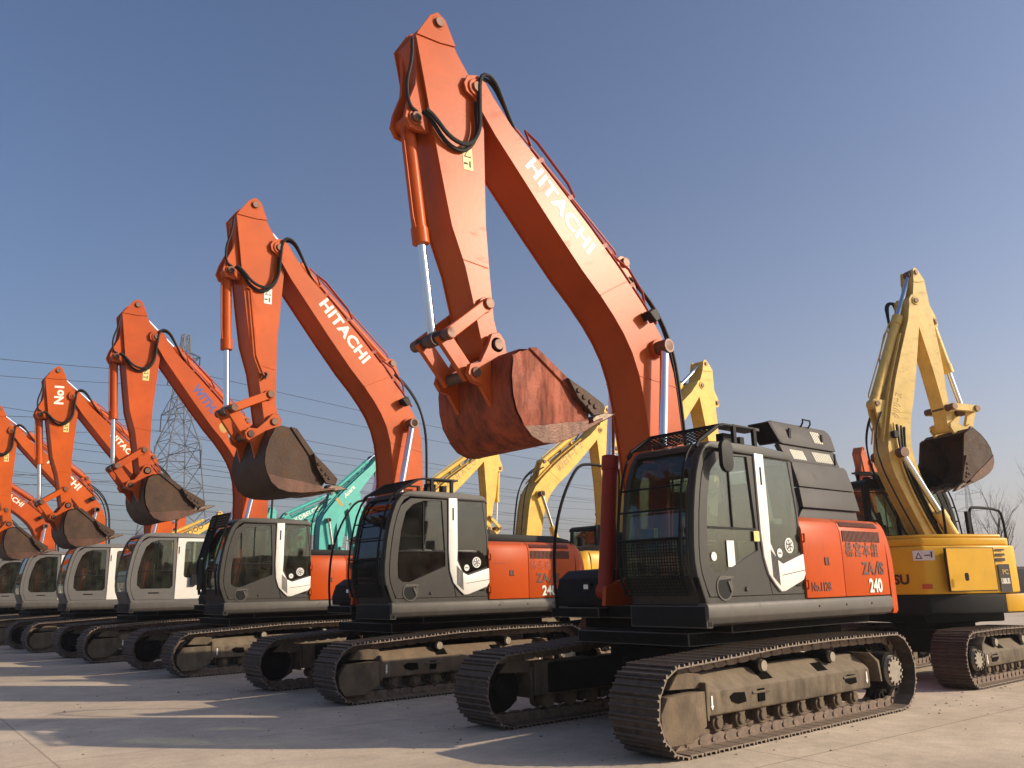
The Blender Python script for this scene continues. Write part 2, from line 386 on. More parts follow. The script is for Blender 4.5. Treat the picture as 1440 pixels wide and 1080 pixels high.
def shoe_geo(mb, pitch, w, M=None, mi=0):
    """triple-grouser shoe: local x along the path, z inwards (left of travel), outer face at z=0"""
    p = pitch*.485; g = .026
    prof = [(-p, g+.012), (-p, g), (-p*.86, 0), (-p*.72, 0), (-p*.66, g), (-p*.12, g), (-p*.06, 0.002), (p*.06, 0.002), (p*.12, g),
            (p*.60, g), (p*.66, 0), (p*.80, 0), (p*.86, g), (p*.99, g*1.3), (p*.99, g+.014)]
    N = len(prof); vs = [Vector((x, y, z)) for y in (-w/2, w/2) for x, z in prof]
    if M is not None: vs = [M @ v for v in vs]
    mb.add(vs, [(i, (i+1) % N, (i+1) % N+N, i+N) for i in range(N)], mi)
    o_ = len(mb.v)-2*N; mb.f += [tuple(o_+i for i in range(N)), tuple(o_+i for i in range(2*N-1, N-1, -1))]; mb.m += [1, 1]
def link_geo(mb, pitch, M, mi=0):
    for y in (-.085, .085):
        prof = [(-pitch*.62, .05), (-pitch*.55, .04), (pitch*.35, .04), (pitch*.5, .07), (pitch*.52, .115), (pitch*.2, .135), (-pitch*.3, .135), (-pitch*.62, .10)]
        N = len(prof); vs = [M @ Vector((x, yy, z)) for yy in (y-.022, y+.022) for x, z in prof]
        mb.add(vs, [tuple(range(N)), tuple(range(2*N-1, N-1, -1))] + [(i, (i+1) % N, (i+1) % N+N, i+N) for i in range(N)], mi)
    mb.cyl(M @ Vector((pitch*.5, -.12, .085)), M @ Vector((pitch*.5, .12, .085)), .025, seg=8, mi=mi)

def station_matrix(st, y=0):
    x, z, a = st       # path runs counter-clockwise in (x, z): inside is to the left of travel
    c, s = math.cos(a), math.sin(a)
    return Matrix(((c, 0, -s, x), (0, 1, 0, y), (s, 0, c, z), (0, 0, 0, 1)))

def add_tracks(root, o):
    hl, th, gauge, w = o.get('track', (2.45, .93, 1.21, .60))
    st, pitch = cached(('path', hl, th), lambda: track_path(hl, th))
    fmat = o.get('frame_mat', 'track_frame')
    for side in (1, -1):
        y = gauge*side
        def chain():
            mb = MB()
            for s_ in st: link_geo(mb, pitch, station_matrix(s_))
            return mb.mesh('track_chain', ['chain_dust'])
        ch = ob('track_chain', cached(('chain', hl, th), chain), root, (0, y, 0))
        if o.get('shoes'):
            def one():
                mb = MB(); shoe_geo(mb, pitch, w); return mb.mesh('track_shoe', ['track_steel', 'shoe_edge'], angle=20)
            me = cached(('shoe', hl, th, w), one)
            for s_ in st:
                t = ob('track_shoe', me, ch); t.matrix_local = station_matrix(s_)
        else:
            def allshoes():
                mb = MB()
                for s_ in st: shoe_geo(mb, pitch, w, station_matrix(s_))
                return mb.mesh('track_shoes', ['track_steel', 'shoe_edge'], angle=20)
            ob('track_shoes', cached(('shoes', hl, th, w), allshoes), ch, kind='stuff')
        # track frame: beam with sloping top, toe guard, holes
        def frame():
            mb = MB(); s = 1
            x0, x1 = -hl*.60, hl*.66
            # cross-section (y, z): flat inner wall, vertical outer face, sloped top
            sec = [(-.17, .305), (.185, .305), (.20, .325), (.20, .515), (.19, .53), (.02, .68), (-.17, .68)]
            mb.ext(sec, x0, x1, lambda u, v, d: (d, u, v*th/.93))
            # toe guard around the idler (octagonal plate)
            zc = th*.36
            mb.prism([(hl*.68, zc+.21), (hl*.90, zc+.20), (hl*.945, zc+.06), (hl*.94, zc-.10), (hl*.90, zc-.22), (hl*.77, zc-.22), (hl*.68, zc-.10)], .10, .225, 1)
            mb.prism([(hl*.67, zc+.23), (hl*.86, zc+.25), (hl*.80, zc+.40), (hl*.67, zc+.36)], -.12, .16, 1)
            # joint rib between frame and toe
            mb.prism([(hl*.665, .28), (hl*.68, .28), (hl*.68, .62), (hl*.665, .62)], -.15, .235)
            # recovery-lug recesses and tie-down slots as raised rims
            for xx in (hl*.30, -hl*.42):
                mb.box((xx, .205, .46*th/.93), (.30, .02, .025)); 
            # rear motor guard rail
            mb.prism([(-hl*.60, .70), (-hl*.585, .70), (-hl*.66, .58), (-hl*.675, .36), (-hl*.69, .36), (-hl*.68, .60)], -.1, .24)
            return mb.mesh('track_frame', [fmat, o.get('toe_mat', fmat)], bevel=.005)
        fr = ob('track_frame', cached(('tframe', hl, th, fmat, o.get('toe_mat', fmat)), frame), root, (0, y, 0), (0, 0, 0))
        if side < 0: fr.scale = (1, -1, 1)
        # near-black plates laid on the beam, painting the shade inside its slots and holes
        def slot():
            mb = MB()
            mb.prism([(-.13, -.04), (-.11, .05), (.06, .06), (.13, .03), (.10, -.02), (.0, -.05)], -.006, .006)
            return mb.mesh('slot_shade', ['opening_shade'])
        def hole():
            mb = MB(); mb.box((0, 0, 0), (.09, .012, .10)); mb.prism([(-.055, -.06), (.055, -.06), (.055, .06), (-.055, .06)], -.003, .009, 0, [[(-.045, -.05), (.045, -.05), (.045, .05), (-.045, .05)]])
            return mb.mesh('hole_shade', ['opening_shade'])
        def top_hole_shade():
            mb = MB(); mb.box((0, 0, 0), (.20, .12, .006)); return mb.mesh('hole_shade', ['opening_shade'])
        for xx in (hl*.46, -hl*.42):
            ob('slot_shade', cached('slot', slot), fr, (xx, .203, .43*th/.93))
        ob('hole_shade', cached('hole', hole), fr, (hl*.30, .203, .43*th/.93))
        for xx in (hl*.22, -hl*.22):
            ob('top_hole_shade', cached('thole', top_hole_shade), fr, (xx, .11, .602*th/.93), (R(-41.5), 0, 0))
        def arrow():
            mb = MB(); mb.prism([(-.012, .06), (.012, .06), (.012, -.03), (.024, -.03), (0, -.07), (-.024, -.03), (-.012, -.03)], -.003, .003)
            return mb.mesh('arrow_decal', ['label_white'])
        for xx in (hl*.63, -hl*.57):
            ob('arrow_decal', cached('arrow', arrow), fr, (xx, .204, .43*th/.93))
        def roller():
            mb = MB(); r = .085
            mb.cyl((0, -.14, 0), (0, -.06, 0), r, seg=14); mb.cyl((0, -.06, 0), (0, .06, 0), r*.7, seg=14); mb.cyl((0, .06, 0), (0, .13, 0), r, seg=14)
            mb.cyl((0, .13, 0), (0, .155, 0), r*.62, seg=12); mb.box((0, .135, .085), (.10, .035, .08)); mb.box((0, -.135, .085), (.10, .035, .08))
            return mb.mesh('track_roller', ['frame_rust'], bevel=.006)
        for k in range(8):
            ob('track_roller', cached('roller', roller), fr, (hl*(.56-.15*k), 0, .225))
        def carrier():
            mb = MB(); mb.cyl((0, -.12, 0), (0, .13, 0), .075, seg=16); mb.cyl((0, .13, 0), (0, .17, 0), .06, seg=16, mi=1); mb.box((0, -.02, -.09), (.1, .1, .14))
            return mb.mesh('carrier_roller', ['frame_dark', 'hub_dust'], bevel=.006)
        for xx in (hl*.24, -hl*.31):
            ob('carrier_roller', cached('carrier', carrier), fr, (xx, 0, th*.99-.225))
        def sprocket():
            mb = MB(); r = th*.49-.15; P = []
            for k in range(21):
                a = 2*math.pi*k/21; 
                for da, rr in ((-.10, r-.03), (-.04, r+.05), (.04, r+.05), (.10, r-.03)): P.append((rr*math.cos(a+da), rr*math.sin(a+da)))
            mb.prism(P, -.035, .035)
            mb.cyl((0, -.14, 0), (0, .20, 0), r*.72, seg=24); mb.cyl((0, .20, 0), (0, .255, 0), r*.60, r*.57, seg=24, mi=1)
            for k in range(12):
                a = 2*math.pi*k/12; mb.cyl((r*.49*math.cos(a), .25, r*.49*math.sin(a)), (r*.49*math.cos(a), .272, r*.49*math.sin(a)), .02, seg=6, mi=1)
            return mb.mesh('sprocket', ['frame_dark', 'hub_dust'], bevel=.006)
        ob('sprocket', cached(('sprocket', th), sprocket), fr, (-hl+th*.49, 0, th*.49))
        def idler():
            mb = MB(); r = th*.445-.16
            mb.cyl((0, -.07, 0), (0, .07, 0), r, seg=24); mb.cyl((0, -.1, 0), (0, .1, 0), r*.5, seg=16)
            return mb.mesh('idler', ['frame_dark'], bevel=.01)
        ob('idler', cached(('idler', th), idler), fr, (hl-th*.445, 0, th*.445))
    def xframe():
        mb = MB(); g = gauge-.16
        mb.box((0, 0, .66*th/.93), (1.5, 1.3, .34))
        for sx in (1, -1):
            for sy in (1, -1):
                mb.ext([(-.22, .42), (.22, .42), (.22, .76), (-.22, .76)], 0, 1, lambda u, v, d: (sx*(.5+.75*d)+u*.8, sy*(.4+(g-.4)*d), v-.10*d))
        mb.cyl((0, 0, .80*th/.93), (0, 0, 1.07), .62, seg=32); mb.cyl((0, 0, .84), (0, 0, .93), .70, seg=32)
        return mb.mesh('lower_frame', ['frame_dark'], bevel=.015)
    lf = ob('lower_frame', cached(('xframe', gauge, th), xframe), root)
    def lug():
        mb = MB(); mb.prism([(-.05, -.045), (.05, -.045), (.05, .045), (-.05, .045)], -.01, .01, 0, [[(-.018, -.015), (.018, -.015), (.018, .015), (-.018, .015)]])
        return mb.mesh('towing_plate', ['label_white'])
    ob('towing_plate', cached('lug', lug), lf, (.80, .42, .72), (0, 0, R(90)))

# profile of the cab (x, z)
CABF = [(1.42, 1.33), (1.47, 1.45), (1.53, 1.60), (1.555, 1.74), (1.555, 1.90), (1.54, 2.07), (1.515, 2.27), (1.48, 2.46), (1.43, 2.65), (1.36, 2.82), (1.27, 2.935), (1.16, 2.99)]
CAB_Y0, CAB_Y1 = .36, 1.335
def inset(prof, d):
    out = []
    for i in range(len(prof)):
        a = Vector(prof[max(i-1, 0)]); b = Vector(prof[min(i+1, len(prof)-1)]); t = (b-a).normalized()
        out.append((prof[i][0]-t.y*d, prof[i][1]+t.x*d))
    return out
def rrect(x0, z0, x1, z1, r=.05, n=4):
    P = []
    for cx, cz, a in ((x1-r, z1-r, 0), (x0+r, z1-r, 90), (x0+r, z0+r, 180), (x1-r, z0+r, 270)):
        P += arc(cx, cz, r, a, a+90, n)
    return P

def add_cab(root, o):
    style = o.get('cab', 'new'); guard = o.get('guard')
    body = {'new': 'grey_cab', 'old': 'grey_old', 'koma': 'black'}[style]
    rear_m = 'white_panel' if style == 'old' else body
    A = inset(CABF, .085)
    y1 = CAB_Y1
    def cab():
        mb = MB()
        # front pillars (left and right), following the curved nose
        for ya, yb in ((y1-.07, y1), (CAB_Y0, CAB_Y0+.06)):
            mb.prism(CABF + A[::-1], ya, yb)
        # second rib of the left pillar
        mb.prism(inset(CABF, -.012)[1:-1] + inset(CABF, .03)[1:-1][::-1], y1-.10, y1-.065)
        # floor, rear wall, roof, header
        mb.box((.50, (CAB_Y0+y1)/2, 1.36), (1.85, y1-CAB_Y0-.01, .07))
        mb.box((-.375, (CAB_Y0+y1)/2, 1.62), (.05, y1-CAB_Y0-.02, .50), 1)
        mb.box((-.345, CAB_Y0+.05, 2.4), (.07, .09, 1.1), 1); mb.box((-.345, y1-.06, 2.4), (.07, .07, 1.1), 1)
        mb.strip(CABF[:3], CAB_Y0, y1, .03)
        mb.box((1.53, (CAB_Y0+y1)/2, 1.985), (.035, y1-CAB_Y0-.08, .03))
        # right wall frame
        mb.prism([(1.30, 1.40), (1.45, 1.75), (1.44, 2.1), (1.38, 2.5), (1.24, 2.88), (-.36, 2.93), (-.39, 1.40)], CAB_Y0, CAB_Y0+.035, 0,
                 [[(1.24, 1.75), (1.36, 1.85), (1.34, 2.1), (1.28, 2.48), (1.15, 2.80), (.30, 2.83), (.30, 1.75)], [(.22, 1.75), (.22, 2.83), (-.28, 2.83), (-.31, 1.75)]])
        return mb.mesh('cab', [body, rear_m], bevel=.008)
    cb = ob('cab', cached(('cab', style), cab), root)
    def roof():
        mb = MB()
        prof = [(1.30, 2.905), (1.26, 2.95), (1.16, 3.0), (.9, 3.02), (.2, 3.025), (-.30, 3.0), (-.385, 2.95), (-.40, 2.87), (-.30, 2.90), (1.1, 2.915)]
        mb.prism(prof, CAB_Y0-.01, y1+.004)
        return mb.mesh('cab_roof', [body], bevel=.03, seg=3)
    ob('cab_roof', cached(('croof', style), roof), cb)
    # door
    dwin = [(1.19, 2.68), (1.06, 2.80), (.86, 2.865), (.52, 2.88), (.46, 2.13), (.45, 1.87), (1.10, 1.635), (1.24, 1.64), (1.315, 1.70), (1.325, 1.90), (1.315, 2.07), (1.27, 2.40)]
    if style == 'old': dwin = [(1.16, 2.66), (1.04, 2.78), (.86, 2.84), (.50, 2.84), (.46, 1.72), (.52, 1.66), (1.22, 1.66), (1.31, 1.75), (1.315, 2.07), (1.25, 2.40)]
    def door():
        mb = MB()
        outer = inset(CABF, .092)[1:-2] + [(1.10, 2.895), (.42, 2.90), (.405, 1.90), (.30, 1.60), (.25, 1.40), (1.34, 1.40)]
        if style == 'old': outer = inset(CABF, .092)[1:-2] + [(1.10, 2.895), (.42, 2.90), (.40, 1.40), (1.34, 1.40)]
        mb.prism(outer, y1-.045, y1-.003, 0, [dwin])
        return mb.mesh('cab_door', [body], bevel=.004)
    ob('door', cached(('door', style), door), cb)
    def pane(poly, y, m, th=.006):
        mb = MB(); mb.prism(poly, y-th, y); return mb.mesh('window_pane', [m])
    gl = o.get('glass', 'glass')
    ob('door_window', cached(('dwin', style, gl), lambda: pane(dwin, y1-.022, gl)), cb)
    def rail():
        mb = MB(); mb.box((.89, y1-.020, 2.095), (.88, .026, .022)); mb.box((.86, y1-.018, 2.46), (.016, .02, .76)); return mb.mesh('window_rail', ['black'])
    ob('window_rail', cached('wrail', rail), cb)
    # rear quarter with window and white B pillar
    if style == 'old':
        rwin = rrect(-.30, 1.92, .20, 2.82, .07)
        outer = [(.39, 2.90), (-.38, 2.90), (-.40, 2.6), (-.41, 1.40), (.39, 1.40)]
    else:
        rwin = [(.20, 2.89), (-.29, 2.89), (-.375, 2.32), (-.385, 1.86), (.02, 1.75), (.12, 1.80), (.20, 1.98)]
        outer = [(.41, 2.90), (-.36, 2.90), (-.41, 2.32), (-.42, 1.40), (.24, 1.40), (.29, 1.60), (.395, 1.90)]
    def quarter():
        mb = MB(); mb.prism(outer, y1-.05, y1-.006, 0, [rwin]); return mb.mesh('rear_quarter', [rear_m], bevel=.004)
    ob('rear_quarter', cached(('quarter', style), quarter), cb)
    ob('quarter_window', cached(('rwin', style, gl), lambda: pane(rwin, y1-.012, gl)), cb)
    if style == 'new':
        def pillar():
            mb = MB()
            mb.prism([(.40, 2.93), (.23, 2.93), (.225, 2.16), (.235, 1.95), (.13, 1.775), (.02, 1.725), (-.405, 1.84), (-.415, 1.62), (-.36, 1.55), (.02, 1.435), (.10, 1.43), (.19, 1.50), (.31, 1.62), (.375, 1.80), (.40, 2.1)], y1-.006, y1+.02)
            return mb.mesh('white_pillar', ['white_panel'], bevel=.01, seg=2)
        wp = ob('white_pillar', cached('pillar', pillar), cb)
        def grille():
            mb = MB()
            for k in range(5):
                x = .12+.026*k; mb.prism([(x, 1.50+.02*k), (x+.012, 1.51+.02*k), (x+.022, 1.79+.022*k), (x+.010, 1.785+.02*k)], y1+.018, y1+.026)
            mb.prism([(-.40, 1.655), (.06, 1.60), (.06, 1.608), (-.40, 1.663)], y1+.018, y1+.0225)
            return mb.mesh('vent_rib', ['grey_skirt'])
        ob('vent_rib', cached('vrib', grille), cb)
        def sticker():
            mb = MB()
            mb.cyl((-.17, y1-.012, 1.93), (-.17, y1-.008, 1.93), .085, seg=28); mb.cyl((-.17, y1-.009, 1.93), (-.17, y1-.006, 1.93), .066, seg=28, mi=1); mb.cyl((-.17, y1-.008, 1.93), (-.17, y1-.004, 1.93), .058, seg=28)
            for k in range(6):
                a = R(60*k+20); mb.box((-.17+.033*math.cos(a), y1-.003, 1.93+.033*math.sin(a)), (.05, .003, .014), 1, Matrix.Rotation(-a, 3, 'Y'))
            mb.cyl((.03, y1-.012, 1.845), (.03, y1-.008, 1.845), .05, seg=24); mb.box((.03, y1-.007, 1.845), (.06, .003, .014), 1)
            return mb.mesh('round_sticker', ['label_white', 'hood_grey'])
        ob('round_sticker', cached('stick', sticker), cb)
        def disc():
            mb = MB(); mb.prism(arc(1.10, 1.49, .135, 150, 420, 22)+[(.93, 1.60)], y1-.004, y1+.006); mb.prism(arc(1.10, 1.49, .115, 150, 400, 20)+[(.98, 1.58)], y1+.004, y1+.009, 1)
            mb.box((1.02, y1+.012, 1.50), (.035, .02, .12), 0, Matrix.Rotation(R(25), 3, 'Y'))
            return mb.mesh('door_handle', ['grey_skirt', 'black', 'hood_grey'], bevel=.002)
        ob('door_handle', cached('disc', disc), cb)
        def bx_(c_, d_, m_): mb = MB(); mb.box(c_, d_); return mb.mesh('latch', [m_], bevel=.004)
        def knob(): mb = MB(); mb.cyl((.72, y1-.005, 1.47), (.72, y1+.015, 1.47), .025, seg=12); return mb.mesh('door_knob', ['hood_grey'], bevel=.003)
        ob('latch', cached('latch1', lambda: bx_((.315, y1+.02, 2.68), (.03, .012, .20), 'black')), cb)
        ob('latch', cached('latch2', lambda: bx_((-.27, y1+.002, 1.50), (.10, .015, .03), 'black')), cb)
        ob('door_knob', cached('knob', knob), cb)
        if o.get('paper'):
            def paper():
                a, b_, c_ = MB(), MB(), MB(); a.box((.93, y1-.012, 1.83), (.125, .004, .27)); b_.cyl((1.22, y1-.018, 1.80), (1.22, y1-.012, 1.80), .045, seg=20); c_.box((.46, y1+.0, 2.02), (.10, .006, .11))
                return a.mesh('paper_notice', ['label_white']), b_.mesh('sticker', ['label_white']), c_.mesh('sticker', ['label_yellow'])
            for nm_, me_ in zip(('paper_notice', 'sticker', 'sticker'), paper()): ob(nm_, me_, cb)
    elif style == 'old':
        def bxo(c_, d_): mb = MB(); mb.box(c_, d_); return mb.mesh('latch', ['black'], bevel=.006)
        def mir():
            mb = MB(); mb.box((-.05, y1+.05, 1.86), (.16, .06, .26)); mb.tube([(-.1, y1, 1.75), (-.1, y1+.05, 1.74), (-.06, y1+.05, 1.80)], .01, 6); return mb.mesh('folded_mirror', ['black'], bevel=.006)
        ob('latch', cached('lo1', lambda: bxo((.35, y1, 2.60), (.025, .012, .18))), cb)
        ob('door_handle', cached('lo2', lambda: bxo((.90, y1, 1.56), (.26, .012, .035))), cb)
        ob('folded_mirror', cached('lo3', mir), cb)
    # windscreens, right and rear windows
    def screen(lo, hi):
        mb = MB(); mb.strip(inset(CABF, .02)[lo:hi], CAB_Y0+.055, y1-.068, .006); return mb.mesh('windscreen', [gl])
    ob('windscreen', cached(('ws', gl), lambda: screen(5, 12)), cb)
    ob('lower_windscreen', cached(('wsl', gl), lambda: screen(2, 6)), cb)
    ob('right_window', cached(('rw', gl), lambda: pane([(1.24, 1.75), (1.36, 1.85), (1.34, 2.1), (1.28, 2.48), (1.15, 2.80), (-.28, 2.83), (-.31, 1.75)], CAB_Y0+.02, gl)), cb)
    def rearpane():
        mb = MB(); mb.box((-.36, (CAB_Y0+y1)/2, 2.36), (.006, y1-CAB_Y0-.2, .98)); return mb.mesh('rear_window', [gl])
    ob('rear_window', cached(('rp', gl), rearpane), cb)
    # inside: seat, consoles, levers, monitor
    def seat():
        mb = MB(); yc = .86
        mb.box((.38, yc, 1.80), (.50, .50, .14)); mb.box((.10, yc, 2.14), (.13, .50, .62), 0, Matrix.Rotation(R(-10), 3, 'Y')); mb.box((.03, yc, 2.55), (.09, .28, .2), 0, Matrix.Rotation(R(-10), 3, 'Y'))
        mb.box((.36, yc, 1.58), (.40, .40, .32), 1)
        for sy in (-.34, .34):
            mb.box((.42, yc+sy, 1.80), (.55, .12, .34), 1); mb.tube([(.66, yc+sy, 1.95), (.70, yc+sy, 2.10), (.69, yc+sy, 2.2)], .018, 6, 1); mb.cyl((.69, yc+sy, 2.16), (.69, yc+sy, 2.28), .03, seg=8, mi=1)
        for sy in (-.1, .1): mb.tube([(1.05, yc+sy, 1.4), (1.12, yc+sy, 1.75), (1.08, yc+sy, 1.95)], .014, 6, 1)
        mb.box((1.25, CAB_Y0+.14, 2.05), (.06, .2, .16), 1)
        mb.box((.52, CAB_Y0+.075, 1.72), (1.55, .06, .62), 1); mb.box((.5, yc, 1.415), (1.6, .86, .03), 1); mb.box((-.30, yc, 1.72), (.06, .84, .62), 1)  # dark wall and floor linings added to keep the sunlit cab interior dark
        return mb.mesh('operator_seat', [o.get('seat', 'seat_cloth'), 'dark_inside'], bevel=.03, seg=2)
    ob('operator_seat', cached(('seat', o.get('seat')), seat), cb)
    if style == 'new':
        def wiper():
            mb = MB(); P = [(CABF[i][0]+.03, y1-.14, CABF[i][1]) for i in (2, 3, 4, 5)]
            mb.tube(P, .014, 6); mb.box((P[3][0], y1-.14, P[3][2]), (.03, .05, .06)); return mb.mesh('wiper', ['hood_grey'])
        ob('wiper', cached('wiper', wiper), cb)
    if o.get('mirror'):
        def mirror():
            mb = MB(); mb.prism(rrect(.98, 2.66, 1.17, 3.00, .09, 6), y1+.10, y1+.15)
            mb.tube([(1.27, y1-.03, 2.90), (1.2, y1+.06, 2.91), (1.08, y1+.10, 2.90)], .011, 6)
            return mb.mesh('mirror', ['rubber'], bevel=.02, seg=2)
        ob('mirror', mirror(), cb)
    yc = (CAB_Y0+y1)/2
    if guard == 'mesh':
        def roofguard():
            mb = MB()
            x0, x1 = .98, 1.33
            def top(x, y): return (x, y, 2.985+.20*(x1-x)/(x1-x0))
            for k in range(9):
                x = x0+(x1-x0)*k/8; mb.tube([top(x, CAB_Y0+.02), top(x, y1-.03)], .007, 4)
            for k in range(16):
                y = CAB_Y0+.02+(y1-.05-CAB_Y0)*k/15; mb.tube([top(x0, y), top(x1, y)], .007, 4)
            for y in (CAB_Y0+.01, y1-.02):
                mb.tube([(x1+.05, y, 2.92), top(x1, y), top(x0, y)], .022, 6)
                mb.tube([top(x0, y), (x0-.10, y, 3.21), (.30, y, 3.215)], .018, 6)
                for xx in (.32, .70): mb.box((xx, y, 3.12), (.05, .04, .2))
            mb.box((x0-.03, yc, 3.195), (.06, y1-CAB_Y0, .025)); mb.box((.42, y1-.14, 3.225), (.50, .20, .03), 1); mb.box((.60, y1-.22, 3.10), (.16, .10, .12)); mb.box((.36, y1-.2, 3.08), (.08, .10, .12))
            return mb.mesh('roof_guard', ['black', 'hood_grey'])
        ob('roof_guard', cached('rguard', roofguard), cb)
        def frontguard():
            mb = MB()
            F = inset(CABF, -.055)
            for y in (CAB_Y0+.0, y1-.13):
                mb.tube([(p[0], y, p[1]) for p in F[1:11]], .016, 6)
            zs = [1.42+.033*k for k in range(18)]
            for z in zs:
                xx = 1.53+.055 if z > 1.6 else 1.46+.055+(z-1.42)*.4
                mb.tube([(xx, CAB_Y0, z), (xx, y1-.13, z)], .005, 4)
            for k in range(24):
                y = CAB_Y0+(y1-.13-CAB_Y0)*k/23
                mb.tube([(1.515, y, 1.42), (1.59, y, 1.62), (1.60, y, 1.98)], .005, 4)
            for z, x in ((2.29, 1.565), (2.53, 1.515), (1.99, 1.60)):
                mb.tube([(x, CAB_Y0, z), (x, y1-.13, z)], .011, 6)
            return mb.mesh('front_guard', ['black'])
        ob('front_guard', cached('fguard', frontguard), cb)
    elif guard == 'perforated':
        def perf():
            mb = MB(); F = inset(CABF, -.06)
            def bars(y0, y1_, z0, z1, nx, nz, xz):
                for k in range(nx+1):
                    y = y0+(y1_-y0)*k/nx; mb.tube([(xz(z0), y, z0), (xz(z1), y, z1)], .013, 4)
                for k in range(nz+1):
                    z = z0+(z1-z0)*k/nz; mb.tube([(xz(z), y0, z), (xz(z), y1_, z)], .013, 4)
            xz = lambda z: 1.64-.27*max(0, z-2.1)
            bars(CAB_Y0-.02, y1-.12, 2.86, 3.08, 14, 4, xz)
            bars(CAB_Y0-.02, CAB_Y0+.22, 2.25, 2.80, 4, 8, xz)
            for y in (CAB_Y0-.04, CAB_Y0+.25):
                mb.tube([(1.56, y, 1.5), (1.64, y, 2.1), (xz(3.08), y, 3.08)], .03, 6)
            mb.tube([(1.56, y1-.1, 1.5), (1.64, y1-.1, 2.1), (xz(3.08), y1-.1, 3.08)], .02, 6)
            for z in (2.84, 3.10): mb.tube([(xz(z), CAB_Y0-.05, z), (xz(z), y1-.1, z)], .022, 6)
            mb.box((1.62, CAB_Y0+.10, 1.9), (.02, .26, .6))
            return mb.mesh('front_guard', ['black'])
        ob('front_guard', perf(), cb)
    return cb

